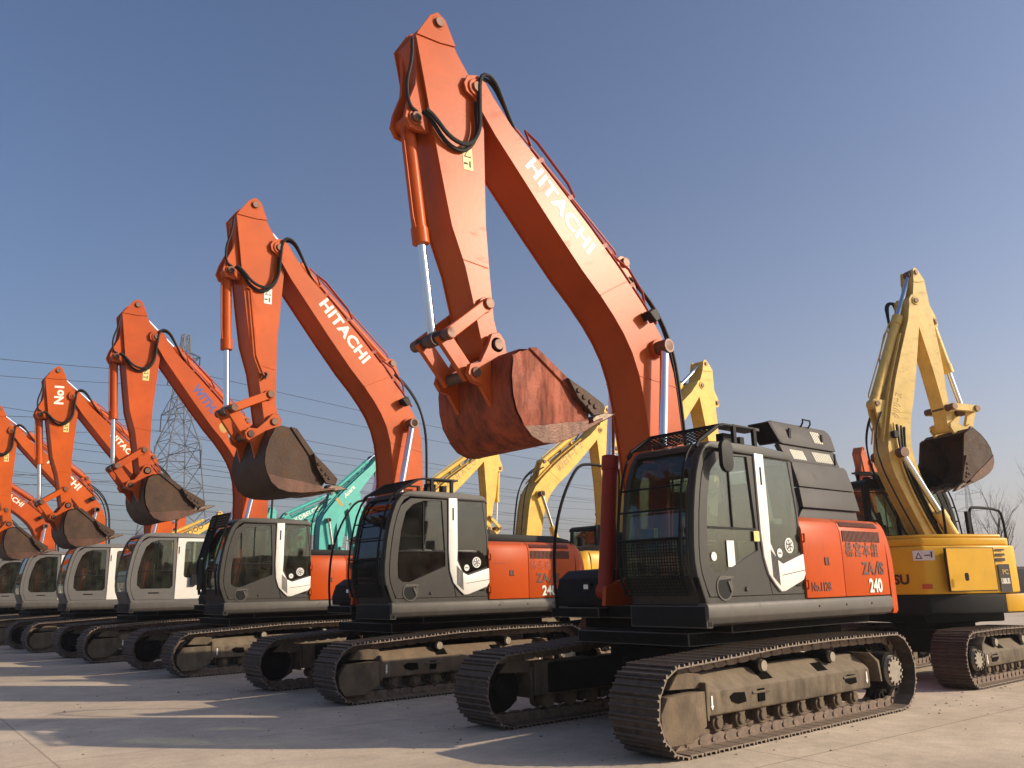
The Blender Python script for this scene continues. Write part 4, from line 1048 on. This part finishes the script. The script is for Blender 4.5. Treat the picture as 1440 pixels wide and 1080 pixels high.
        c = ob('hydraulic_cylinder', mb.mesh('hydraulic_cylinder', [mat], bevel=.006), root, A, (0, -math.atan2(d.z, d.x), 0))
        m2 = MB(); m2.cyl((t, 0, 0), (L-.04, 0, 0), r*.58, seg=18); m2.cyl((L, -.08, 0), (L, .08, 0), r*.95, seg=16, mi=1)
        ob('rod', m2.mesh('rod', ['chrome', 'steel_pin'], bevel=.004), c)
        return c
    base = Vector(o.get('cyl_base', (1.02, 1.47)))
    pc = bl(P_BOOMCYL)
    for y in (.42*bw, -.42*bw): hyd(base, pc, y, .092, .56, mat='red_orange' if 'orange' in paint else paint)
    hyd(bl(P_ARMBASE), al(P_ARMCYL), 0, .085, .66)
    hyd(al(P_BKCYL), P6, 0, .078, .56)

def excavator(X, Y, heading, label, o, name='excavator', group=None):
    r = bpy.data.objects.new(name, None); COL.objects.link(r); r.location = (X, Y, 0); r.rotation_euler = (0, 0, heading)
    r.empty_display_size = .5
    tag(r, label, 'excavator', group)
    add_tracks(r, o); lower = set(r.children)
    if o.get('upper') == 'short':
        add_upper_short(r, o)
    else:
        add_upper(r, o)
        add_cab(r, o)
    add_front(r, o)
    if o.get('swing'):
        S_ = Matrix.Rotation(o['swing'], 4, 'Z')
        for c in r.children:
            if c not in lower: c.matrix_basis = S_ @ c.matrix_basis
    return r

# ---- short-tail yellow excavator at the end of the row
def add_upper_short(root, o):
    pm = 'yellow_body'
    RT = 1.50
    def plan(k=1.0, fx=.74):
        P = [(RT*k*math.cos(R(a)), RT*k*math.sin(R(a))) for a in range(124, 238, 6)]
        return [(fx, 1.22*k), (-.45, 1.27*k)] + P[1:-1] + [(-.45, -1.27*k), (.48, -1.25*k), (fx-.06, -1.16*k), (fx, -1.0*k)]
    def body():
        mb = MB()
        mb.prismz(plan(), 1.30, 2.02); mb.prismz(plan(.965, .68), 2.02, 2.14); mb.prismz(plan(.90, .60), 2.14, 2.20)
        return mb.mesh('engine_housing', [pm], bevel=.03, seg=3)
    b = ob('engine_housing', body(), root)
    def skirt():
        mb = MB(); mb.prismz(plan(1.004, 1.30), 1.0, 1.295); mb.box((0, 0, .95), (1.6, 1.4, .2)); return mb.mesh('counterweight', ['black'], bevel=.04, seg=3)
    ob('counterweight', skirt(), root)
    def corner():
        mb = MB(); mb.box((.50, -1.20, 1.15), (.50, .14, .27)); return mb.mesh('corner_guard', [pm], bevel=.03, seg=2)
    ob('corner_guard', corner(), root)
    # service door as a raised curved leaf with dark seam, on the rear right
    def leaf(a0, a1, z0, z1, r0, r1, mat, fn=None, name='service_door', bev=.006):
        mb = MB(); n = 10
        pts = []
        for i in range(n+1):
            a = R(a0+(a1-a0)*i/n)
            c, s = math.cos(a), math.sin(a)
            # follow the plan: circle at the tail, straight flank beside it
            rad = min(RT, 1.27/abs(s) if abs(s) > 1e-3 else RT) if s < 0 and c > -.55 else RT
            pts.append((c*rad, s*rad, c, s))
        out = [(x+c*r1, y+s*r1) for x, y, c, s in pts] + [(x+c*r0, y+s*r0) for x, y, c, s in reversed(pts)]
        mb.prismz(out, z0, z1)
        return ob(name, mb.mesh(name, [mat], bevel=bev), root if name == 'service_door' else b)
    leaf(237, 276, 1.335, 1.985, -.03, .003, 'rubber', name='door_seam', bev=0)
    leaf(238, 275, 1.345, 1.975, -.03, .012, pm)
    def flat(x, z, dx, dz, mat, nm, y=-1.272):
        mb = MB(); mb.box((0, 0, 0), (dx, .008, dz)); return ob(nm, mb.mesh(nm, [mat]), b, (x, y, z))
    flat(.29, 1.52, .22, .42, 'hood_grey', 'model_stripe'); 
    for k in range(3): flat(.26-.006*k, 1.95-.075*k, .18, .025+.010*k, 'hood_grey', 'model_stripe')
    put_text(text_mesh('PC', .10, 'text_gold', bold=.004), b, (.24, -1.279, 1.58), (1, 0, 0), (0, -1, 0))
    put_text(text_mesh('138US', .11, 'text_white', bold=.005, sx=.6), b, (.19, -1.279, 1.44), (1, 0, 0), (0, -1, 0))
    # warning decal, reflector and dark grab recesses on the curved tail
    def on_tail(a, z, mk, nm):
        o_ = ob(nm, mk, b); a = R(a); n_ = Vector((math.cos(a), math.sin(a), 0)); r_ = Vector((math.sin(a), -math.cos(a), 0)) * -1
        u_ = Vector((0, 0, 1)); p = n_*(RT+.006)
        o_.matrix_local = Matrix(((r_.x, u_.x, n_.x, p.x), (r_.y, u_.y, n_.y, p.y), (0, 1, 0, z), (0, 0, 0, 1))); return o_
    def decal():
        mb = MB(); mb.box((0, 0, 0), (.30, .15, .006)); mb.add([(-.12, -.05, .005), (-.02, -.05, .005), (-.07, .05, .005)], [(0, 1, 2)], 1)
        mb.add([(-.10, -.038, .007), (-.04, -.038, .007), (-.07, .026, .007)], [(0, 1, 2)], 0)
        mb.box((.05, 0, .005), (.08, .014, .004), 1); mb.box((.11, .01, .005), (.02, .09, .004), 1); return mb.mesh('warning_label', ['label_white', 'rubber'])
    on_tail(226, 1.88, decal(), 'warning_label')
    def refl():
        mb = MB(); mb.box((0, 0, 0), (.14, .07, .012)); return mb.mesh('reflector', ['reflector'], bevel=.004)
    on_tail(226, 1.42, refl(), 'reflector')
    km = text_mesh('KOMATSU', .20, 'text_dark', bold=.008, align='RIGHT').copy()
    for v in km.vertices:
        a = R(217)+v.co.x/RT; rr = RT+.006+v.co.z; v.co = (rr*math.cos(a), rr*math.sin(a), 1.46+v.co.y)
    ob('lettering', km, b)
    def grab():
        mb = MB(); mb.prism(rrect(-.03, -.06, .03, .06, .028), -.006, .006); return mb.mesh('door_handle', ['rubber'])
    ob('door_handle', grab(), b, (-.56, -1.372, 1.55), (0, 0, R(-12)))
    # cab on the left with guards, seen from behind
    o2 = dict(o); o2['cab'] = 'koma'; o2['guard'] = 'mesh'
    c = add_cab(root, o2); c.location = (-.45, -.10, .22)
    def riser(): mb = MB(); mb.box((.05, .75, 1.42), (1.8, .95, .40)); return mb.mesh('cab_riser', ['black'], bevel=.02)
    ob('cab_riser', riser(), root)
    def rail():
        mb = MB()
        mb.tube([(.05, -1.02, 2.12), (.02, -1.02, 2.46), (.05, -1.02, 2.60), (.12, -1.02, 2.63), (.62, -1.02, 2.60), (.70, -1.02, 2.50), (.72, -1.02, 2.0)], .022, 8, smooth=1)
        mb.box((-.02, -1.02, 2.36), (.05, .06, .40)); mb.box((-.15, -.95, 2.18), (.35, .18, .06))
        mb.tube([(-.32, -.85, 2.12), (-.32, -.85, 2.66)], .02, 8)
        return mb.mesh('handrail', ['black'])
    ob('handrail', rail(), root)

# ------------------------------------------------------------------ front row: orange machines facing the open yard
PI = math.pi
def pose(tip, pin, tooth=None):
    """pose angles from measured joint positions (x forward, z) of one machine"""
    tb = math.atan2(tip[1]-1.90, tip[0]-.42); ta = math.atan2(pin[1]-tip[1], pin[0]-tip[0]); dk = 0
    if tooth: dk = math.atan2(tooth[1]-pin[1], tooth[0]-pin[0]) - math.atan2(3.34-3.95, 1.79-3.20)
    dk = (dk+PI) % (2*PI) - PI
    return (tb, ta, dk, math.dist(tip, (.42, 1.90))/L_B, math.dist(tip, pin)/L_A)
HIT = lambda s, m='text_white', a=(2.66, 6.12), b=(1.9, 5.46), sx=1.12: (('HITACHI', s, m), dict(bold=s*.035, space=1.06, sx=sx), a, b)
ZX = [(('ZA', .205, 'text_dark'), dict(bold=.006, sx=.98), (-1.69, 1.605)), (('/', .23, 'text_dark'), dict(bold=.006, shear=.25, sx=1.1), (-1.985, 1.60)), (('IS', .205, 'text_dark'), dict(bold=.006, sx=.98), (-2.075, 1.605)),
      (('240', .225, 'text_white'), dict(bold=.007, sx=.95), (-1.81, 1.39))]
NEW = dict(paint='orange', cab='new', shoes=True, arm_label='label_white')

m1 = dict(NEW, toe_mat='frame_rust', paint='orange_worn', guard='mesh', hood_open=True, mirror=True, paper=True, pose=(A_B0, A_A0, 0), bucket_mat='bucket_painted', seat='yellow_seat',
          arm_label='label_yellow', panel_mat='orange_panel',
          boom_text=[HIT(.28, a=(2.74, 6.14), b=(1.95, 5.45))],
          panel_text=ZX + [(('株宮本組', .185, 'text_brown'), dict(bold=.003, space=1.25, sx=1.0), (-1.32, 1.83)), (('No.1128', .14, 'text_brown'), dict(bold=.002, sx=.85), (-.50, 1.425))])
excavator(0, 0, PI, 'faded orange excavator with engine hood standing open, kanji on its side panel and orange bucket', m1, group='orange excavators in the front row')
m2 = dict(NEW, guard='mesh', pose=pose((2.95, 6.90), (2.91, 4.06), (1.75, 3.04)), frame_mat='frame_rust', arm_pipe=True, glass='glass_dark',
          boom_text=[HIT(.28, a=(2.62, 6.08), b=(1.9, 5.44))],
          panel_text=[(a_, b_, (c_[0]+.27, c_[1])) for a_, b_, c_ in ZX] + [(('林北建機', .15, 'text_faint'), dict(space=1.2, sx=1.0), (-1.28, 1.83)), (('▪▪▪▪▪▪▪▪', .06, 'text_faint'), dict(), (-.50, 1.90))])
excavator(-.16, 5.56, PI, 'orange excavator with dark tinted cab windows and closed hood behind the open-hood machine', m2, group='orange excavators in the front row')
m3 = dict(NEW, paint='orange_b', guard='perforated', pose=pose((2.80, 6.82), (2.78, 3.98), (1.42, 3.30)), arm_label='label_yellow', rail=False,
          boom_text=[(('WITH.', .27, 'text_blue'), dict(bold=.012, space=1.05, sx=.9), (2.46, 5.84), (1.76, 5.22))],
          panel_text=[(('X', .2, 'text_dark'), dict(bold=.006), (-1.5, 1.9)), (('210', .2, 'text_white'), dict(bold=.006), (-1.97, 1.43))])
r3 = excavator(-.35, 11.4, PI, 'orange excavator with perforated black cab guard and blue WITH lettering on its boom', m3, group='orange excavators in the front row')
def blob():
    mb = MB(); P = [loc2((1.62, 5.10), FOOT, A_B0), loc2((1.36, 4.90), FOOT, A_B0)]
    for i, (p, m_) in enumerate(zip(P, (1, 0))): mb.prism([(p[0]+(.10+.05*(1-i*0)*i)*math.cos(t*PI/8)*1.2, p[1]+.09*math.sin(t*PI/8)) for t in range(16)], .271, .274, m_)
    return mb.mesh('boom_emblem', ['text_teal', 'text_gold'])
ob('boom_emblem', blob(), [c for c in r3.children if c.name.startswith('boom') and c.name.split('.')[0] == 'boom'][0])
OLD = dict(paint='orange', cab='old', arm_label='label_yellow', rail=False, frame_mat='track_frame')
m4 = dict(OLD, pose=pose((2.88, 6.46), (2.78, 3.70), (1.54, 3.02)), boom_text=[HIT(.22, a=(2.35, 5.86), b=(1.7, 5.30))],
          arm_text=(('No1', .30, 'text_white'), dict(bold=.012), (3.66, 6.56), (3.72, 7.2)))
excavator(-.6, 16.6, PI, 'orange excavator with white No1 on its arm and white rear cab corner', m4, group='orange excavators in the front row')
m5 = dict(OLD, paint='orange_c', pose=pose((3.12, 6.36), (2.96, 3.60), (1.75, 2.9)), boom_text=[HIT(.30, a=(2.35, 5.86), b=(1.7, 5.30))])
excavator(-.75, 22.0, PI, 'orange excavator with bold white boom lettering, next after the No1 machine', m5, group='orange excavators in the front row')
m6 = dict(OLD, paint='orange_b', pose=pose((3.30, 5.85), (3.10, 3.05), (1.9, 2.3)), boom_text=[HIT(.26, a=(2.45, 5.94), b=(1.7, 5.30))])
excavator(-.9, 27.3, PI, 'orange excavator with lower boom, second after the No1 machine', m6, group='orange excavators in the front row')
m7 = dict(OLD, pose=pose((3.2, 5.9), (3.05, 3.1), (1.8, 2.5)))
excavator(-1.05, 32.6, PI, 'orange excavator without boom lettering at the far end of the row', m7, group='orange excavators in the front row')

# ------------------------------------------------------------------ second row: machines facing away
KOM = dict(paint='yellow', cab='koma', panel_mat='yellow_body', skirt='frame_dark', tank_mat='yellow_body', rail=False, face=-1, lamp=False)
pc = dict(paint='yellow_pale', upper='short', shoes=True, track=(1.90, .82, 1.0, .50), swing=R(-22), pose=(R(89.5), R(-79.5), R(46)), boom_scale=.79, arm_scale=.81, foot_off=(-.07, -.05), face=-1, cyl_base=(.95, 1.35), bucket_w=.8, boom_w=.68, arm_depth=.64, side_hoses=True,
          boom_text=[(('ｸﾘﾘｰｽ', .24, 'text_ghost'), dict(bold=.002), (1.2, 4.9), (2.2, 5.8))])
excavator(6.15, -.12, 0, 'yellow short-tail excavator with upright boom, its back to the orange open-hood machine', pc)
def second(X, Y, tip, pin, tooth, label, **k):
    o = dict(KOM, pose=pose(tip, pin, tooth)); o.update(k); return excavator(X, Y, 0, label, o)
JP = lambda t, m='text_ghost', s=.30: [((t, s, m), dict(bold=.006, space=1.1), (1.55, 5.16), (2.4, 5.92))]
second(7.3, 7.9, (3.52, 7.02), (3.95, 4.2), (2.6, 3.6), 'yellow excavator with kanji on its tail, boom tip behind the open-hood machine', rear_text=('伊藤工業', .24, 'text_dark', 1.55))
second(8.0, 12.8, (3.70, 6.57), (3.85, 3.7), (2.5, 3.2), 'yellow excavator with kana lettering along its boom', boom_text=JP('㈱日ｻｰﾋﾞｽ'), arm_scale=1.12, cyl_base=(1.75, 2.0))
second(8.0, 18.9, (3.70, 6.57), (3.75, 3.7), (2.5, 3.2), 'yellow excavator with faded boom lettering, beyond the kana-lettered one', boom_text=JP('ＭＵＲＡＣＯ'))
TEA = dict(paint='teal', panel_mat='teal', tank_mat='teal')
second(8.0, 25.6, (3.0, 7.15), (3.2, 4.3), (2.0, 3.7), 'teal excavator with tall boom and yellow boom sticker', boom_text=[(('Acera', .26, 'text_white'), dict(bold=.006, shear=.2), (1.6, 5.2), (2.4, 5.92)), (('▮', .4, 'text_gold'), dict(bold=.01), (1.2, 4.85), (2.0, 5.55))], **TEA)
second(8.0, 32.4, (4.6, 6.0), (4.8, 3.2), (3.4, 2.7), 'teal excavator with lowered boom and white block lettering', boom_text=JP('KOBELCO', 'text_white'), **TEA)
second(8.0, 29.1, (3.5, 5.5), (3.9, 2.9), (2.6, 2.4), 'teal excavator with half raised plain boom, next to the tall teal boom', **TEA)
second(8.0, 40.5, (4.4, 5.6), (4.6, 2.8), (3.2, 2.3), 'teal excavator without lettering in the second row', **TEA)
second(8.0, 48.7, (4.5, 6.0), (4.7, 3.2), (3.3, 2.7), 'yellow excavator with dark block lettering on a low boom', boom_text=JP('COOOO', 'text_dark', .42))
second(8.0, 55.0, (4.2, 6.3), (4.4, 3.5), (3.0, 3.0), 'orange excavator facing away at the far end of the second row', paint='orange', panel_mat='orange_panel', tank_mat='orange_panel')

# third row, seen over the tail of the first machine
excavator(33.0, 12.6, PI, 'orange excavator far behind, only its arm top showing over the yellow cab', dict(OLD, pose=(A_B0, A_A0, 0)))
excavator(35.6, 15.6, PI, 'pale yellow excavator far behind, next to the distant orange arm', dict(KOM, paint='yellow_pale', face=1, pose=(A_B0-.02, A_A0, 0)))

# ------------------------------------------------------------------ power line: lattice towers and wires
def tower_mesh(H, b, arms):
    mb = MB(); r = .11
    def half(z): 
        k = z/H; return b*(1-k)**1.0*.5+.55 if k < .62 else b*.38*.5*(1-(k-.62)/.38)*.6+.45
    n = 12; zs = [H*(i/n) for i in range(n+1)]
    cor = lambda z: [(sx*half(z), sy*half(z), z) for sx, sy in ((1, 1), (-1, 1), (-1, -1), (1, -1))]
    for i in range(n):
        A, B = cor(zs[i]), cor(zs[i+1])
        for k in range(4):
            mb.tube([A[k], B[k]], r, 4); mb.tube([A[k], B[(k+1) % 4]], r*.55, 4); mb.tube([A[(k+1) % 4], B[k]], r*.55, 4); mb.tube([B[k], B[(k+1) % 4]], r*.55, 4)
    crossarms = []
    for z, w in arms:
        for s in (1, -1):
            mb2 = MB(); crossarms.append(mb2)
            for sy in (1, -1):
                h = half(z); mb2.tube([(s*h, sy*h, z), (s*w, 0, z+.3)], r*.7, 4); mb2.tube([(s*h, sy*h, z+2.0), (s*w, 0, z+.3)], r*.6, 4)
                for f in (.3, .6): 
                    x = s*(h+(w-h)*f); mb2.tube([(x, sy*h*(1-f), z+.3*f), (x, sy*h*(1-f), z+2.0-1.7*f)], r*.45, 4)
    ins = []
    for z, w in arms:
        for s in (1, -1): mb3 = MB(); mb3.tube([(s*w, 0, z+.3), (s*w, 0, z-2.4)], .09, 5); ins.append(mb3)
    return mb, crossarms, ins
def tower(x, y, rz, H, b, arms, label):
    r = bpy.data.objects.new('transmission_tower', None); COL.objects.link(r); r.location = (x, y, 0); r.rotation_euler = (0, 0, rz)
    tag(r, label, 'pylon', 'power line pylons')
    a, c, d = tower_mesh(H, b, arms)
    ob('lattice_mast', a.mesh('lattice_mast', ['tower_steel']), r); 
    for q in c: ob('cross_arm', q.mesh('cross_arm', ['tower_steel']), r)
    for q in d: ob('insulator', q.mesh('insulator', ['wire']), r)
    tips = []
    for z, w in arms:
        for s in (1, -1): tips.append(r.matrix_basis @ Vector((s*w, 0, z-2.4)))
    bpy.context.view_layer.update()
    return [Matrix.Translation((x, y, 0)) @ Matrix.Rotation(rz, 4, 'Z') @ Vector((s*w, 0, z-2.4)) for z, w in arms for s in (1, -1)]
ARMS = [(22, 7.6), (29.5, 6.6), (37, 5.2)]
tA = Vector((35.5, 126.2)); tB = Vector((382.0, 147.0)); tZ = Vector((-120.0, 82.0))
def ang(a, b): d = b-a; return math.atan2(d.y, d.x)+PI/2
A_ = tower(tA.x, tA.y, ang(tZ, tB), 42, 8.5, ARMS, 'grey lattice power pylon rising behind the orange arms')
B_ = tower(tB.x, tB.y, ang(tA, tB), 42, 8.5, ARMS, 'small distant lattice pylon seen past the yellow machine')
Z_ = [Matrix.Translation((tZ.x, tZ.y, 0)) @ Matrix.Rotation(ang(tZ, tA), 4, 'Z') @ Vector((s*w, 0, z-2.4)) for z, w in ARMS for s in (1, -1)]
def wire(p, q, sag, r=.045):
    mb = MB(); n = 24; P = [p.lerp(q, i/n) - Vector((0, 0, 4*sag*(i/n)*(1-i/n))) for i in range(n+1)]
    mb.tube(P, r, 4); return mb
def line(sets, label, sag):
    mb = MB()
    for (p, q) in sets:
        w = wire(p, q, sag); mb.add(w.v, w.f)
    o_ = ob('power_cable', mb.mesh('power_cable', ['wire'])); tag(o_, label, 'cable', 'power cables'); return o_
cw = ['lowest', 'lowest', 'middle', 'middle', 'top', 'top']
for i in range(6):
    sd = 'near' if i % 2 else 'far'
    line([(Z_[i], A_[i]), (A_[i], B_[i])], f'dark power cable hung from the {cw[i]} arm on the {sd} side of the pylon', 6.5)
# a second, farther line of cables crossing low behind the yard
q0 = Vector((-60.0, 200.0)); q1 = Vector((230.0, 255.0)); dq = (q1-q0).normalized(); nq = Vector((-dq.y, dq.x))
for i, (hz, off) in enumerate([(22, -6), (22, 6), (28, -5), (28, 5), (34, -4), (34, 4), (16, -3), (16, 4)]):
    p = Vector((*(q0+nq*off), hz)); q = Vector((*(q1+nq*off), hz+4))
    line([(p, q)], f'thin far power cable {["lowest", "upper"][hz > 16]} of the second line, {["near", "far"][off > 0]} side, at {["knee", "waist", "chest", "head"][(hz-16)//6]} tier', 7)

for i in range(10):
    hz = 13.0+2.1*i+random.uniform(-.4, .4); p = Vector((-75.0, 118.0+4*(i % 3), hz)); q = Vector((300.0, 185.0+4*(i % 3), hz+3))
    line([(p, q)], 'thin dark power cable of the long line sagging low across the sky behind the yard', 5.5)
# ------------------------------------------------------------------ loose grit and mud clods round the tracks
def grit():
    mb = MB(); rnd = random.Random(3)
    for k in range(900):
        if rnd.random() < .7:
            m = rnd.choice([(0, 0), (-.16, 5.56), (6.15, -.12), (-.35, 11.4)]); x = m[0]+rnd.gauss(0, 1.9); y = m[1]+rnd.choice((-1.55, -.9, .9, 1.55))+rnd.gauss(0, .22)
        else: x = rnd.uniform(-7, 6); y = rnd.uniform(-5, 9)
        r = rnd.uniform(.006, .02)*(1.6 if rnd.random() < .06 else 1)
        P = [(x+r*math.cos(a)*rnd.uniform(.7, 1.3), y+r*math.sin(a)*rnd.uniform(.7, 1.3), .001) for a in (0, 1.3, 2.5, 3.8, 5.0)]
        mb.add(P+[(x, y, r*rnd.uniform(.5, 1))], [(0, 1, 5), (1, 2, 5), (2, 3, 5), (3, 4, 5), (4, 0, 5), (4, 3, 2, 1, 0)])
    g = ob('grit', mb.mesh('grit', ['chain_dust'])); tag(g, 'loose grit and dry mud crumbs on the concrete round the tracks', 'grit'); g['kind'] = 'stuff'
grit()
# ------------------------------------------------------------------ far background: grey tank, low white roof, bare trees, wall
def far_tank():
    d = Vector((.18712378, .98233634)); p = Vector((-8.44, -6.70))+d*150
    r = bpy.data.objects.new('storage_tank', None); COL.objects.link(r); r.location = (p.x, p.y, 0)
    tag(r, 'grey ribbed cylindrical storage tank beyond the yard', 'tank')
    mb = MB(); mb.cyl((0, 0, 0), (0, 0, 9.6), 2.2, seg=28); ob('tank_shell', mb.mesh('tank_shell', ['tank_grey']), r)
    mb = MB()
    for k in range(14):
        a = 2*PI*k/14; mb.box((2.22*math.cos(a), 2.22*math.sin(a), 4.8), (.10, .10, 9.4))
    for z in (3.2, 6.4, 9.5): mb.cyl((0, 0, z), (0, 0, z+.18), 2.28, seg=28)
    ob('stiffener', mb.mesh('stiffener', ['tank_grey']), r)
    r2_ = bpy.data.objects.new('low_shed', None); COL.objects.link(r2_); r2_.location = (p.x+1.5, p.y-8, 0)
    tag(r2_, 'low shed with white flat roof in front of the grey tank', 'shed')
    mb = MB(); mb.box((0, 0, 2.4), (10, 6, 4.8)); ob('wall', mb.mesh('wall', ['tank_grey']), r2_)
    mb = MB(); mb.box((0, 0, 4.95), (10.6, 6.6, .28)); ob('roof', mb.mesh('roof', ['roof_white'], bevel=.03), r2_)
far_tank()

def bare_tree(x, y, H, seed, label):
    rnd = random.Random(seed)
    r = bpy.data.objects.new('bare_tree', None); COL.objects.link(r); r.location = (x, y, 0)
    tag(r, label, 'tree', 'bare trees beyond the yard')
    trunk = MB(); crown = MB()
    def grow(mb, p, d, L, rad, depth):
        n = 4; pts = [p]; dd = d.copy()
        for i in range(n):
            dd = (dd+Vector((rnd.uniform(-.12, .12), rnd.uniform(-.12, .12), rnd.uniform(0, .10)))).normalized(); pts.append(pts[-1]+dd*(L/n))
        mb.tube(pts, [rad*(1-.55*i/n) for i in range(n+1)], 5 if depth < 2 else 3)
        if depth >= 4: return
        k = {0: 9, 1: 6, 2: 4, 3: 3}[depth]
        for j in range(k):
            f = rnd.uniform(.22, 1) if depth else rnd.uniform(.28, 1); i = min(n-1, int(f*n)); q = pts[i].lerp(pts[i+1], f*n-i)
            az = rnd.uniform(0, 2*PI); tilt = rnd.uniform(.35, .75)
            side = Vector((math.cos(az), math.sin(az), 0)); nd = (dd*math.cos(tilt)+side*math.sin(tilt)+Vector((0, 0, .25))).normalized()
            grow(crown, q, nd, L*rnd.uniform(.40, .62)*(1.15-f*.35), rad*(1-.5*f)*.5, depth+1)
    grow(trunk, Vector((0, 0, 0)), Vector((rnd.uniform(-.05, .05), rnd.uniform(-.05, .05), 1)), H*.72, H*.014, 0)
    ob('trunk', trunk.mesh('trunk', ['bark']), r); ob('crown', crown.mesh('crown', ['bark']), r)
cpos = Vector((-8.44, -6.70)); td = Vector((.94153932, .33690312)); tn = Vector((-td.y, td.x))
for i, (dist, off, H, lb) in enumerate([(58, -2.2, 7.6, 'slender bare tree beside the yellow machine, its twigs against the hazy sky'), (62, 1.0, 7.2, 'bare tree seen through the handrail of the yellow machine'),
                                        (66, -6.0, 8.4, 'taller bare tree at the edge of the yard'), (74, 4.5, 6.6, 'small bare tree behind the yellow bucket')]):
    p = cpos+td*dist+tn*off; bare_tree(p.x, p.y, H, 11+i, lb)
def wall():
    p = cpos+td*85; r = bpy.data.objects.new('boundary_wall', None); COL.objects.link(r); r.location = (p.x, p.y, 0); r.rotation_euler = (0, 0, math.atan2(tn.y, tn.x))
    tag(r, 'low plain boundary wall far behind the bare trees', 'wall')
    mb = MB(); mb.box((0, 0, 1.1), (90, .3, 2.2)); ob('wall_face', mb.mesh('wall_face', ['brick_wall']), r)
    mb = MB()
    for k in range(19): mb.box((-45+5*k, 0, 1.25), (.45, .5, 2.5))
    mb.box((0, 0, 2.28), (90, .44, .12)); ob('wall_pier', mb.mesh('wall_pier', ['brick_wall']), r)
wall()
# ------------------------------------------------------------------ thin winter haze over the whole yard
def haze():
    mb = MB(); mb.box((170, 120, 24), (760, 520, 50)); me = mb.mesh('haze', ['wire'])
    m = bpy.data.materials.new('haze'); m.use_nodes = True; n = m.node_tree.nodes; l = m.node_tree.links; n.clear()
    o_ = n.new('ShaderNodeOutputMaterial'); v = n.new('ShaderNodeVolumePrincipled'); v.inputs['Color'].default_value = (.93, .95, 1, 1); v.inputs['Density'].default_value = .0008; v.inputs['Anisotropy'].default_value = .3
    l.new(v.outputs[0], o_.inputs['Volume']); me.materials.clear(); me.materials.append(m)
    h = ob('haze', me); h['kind'] = 'stuff'; h['label'] = 'thin pale winter haze hanging over the yard'; h['category'] = 'haze'
haze()
print('objects', len(bpy.data.objects), 'tris', sum(len(m.polygons) for m in bpy.data.meshes))
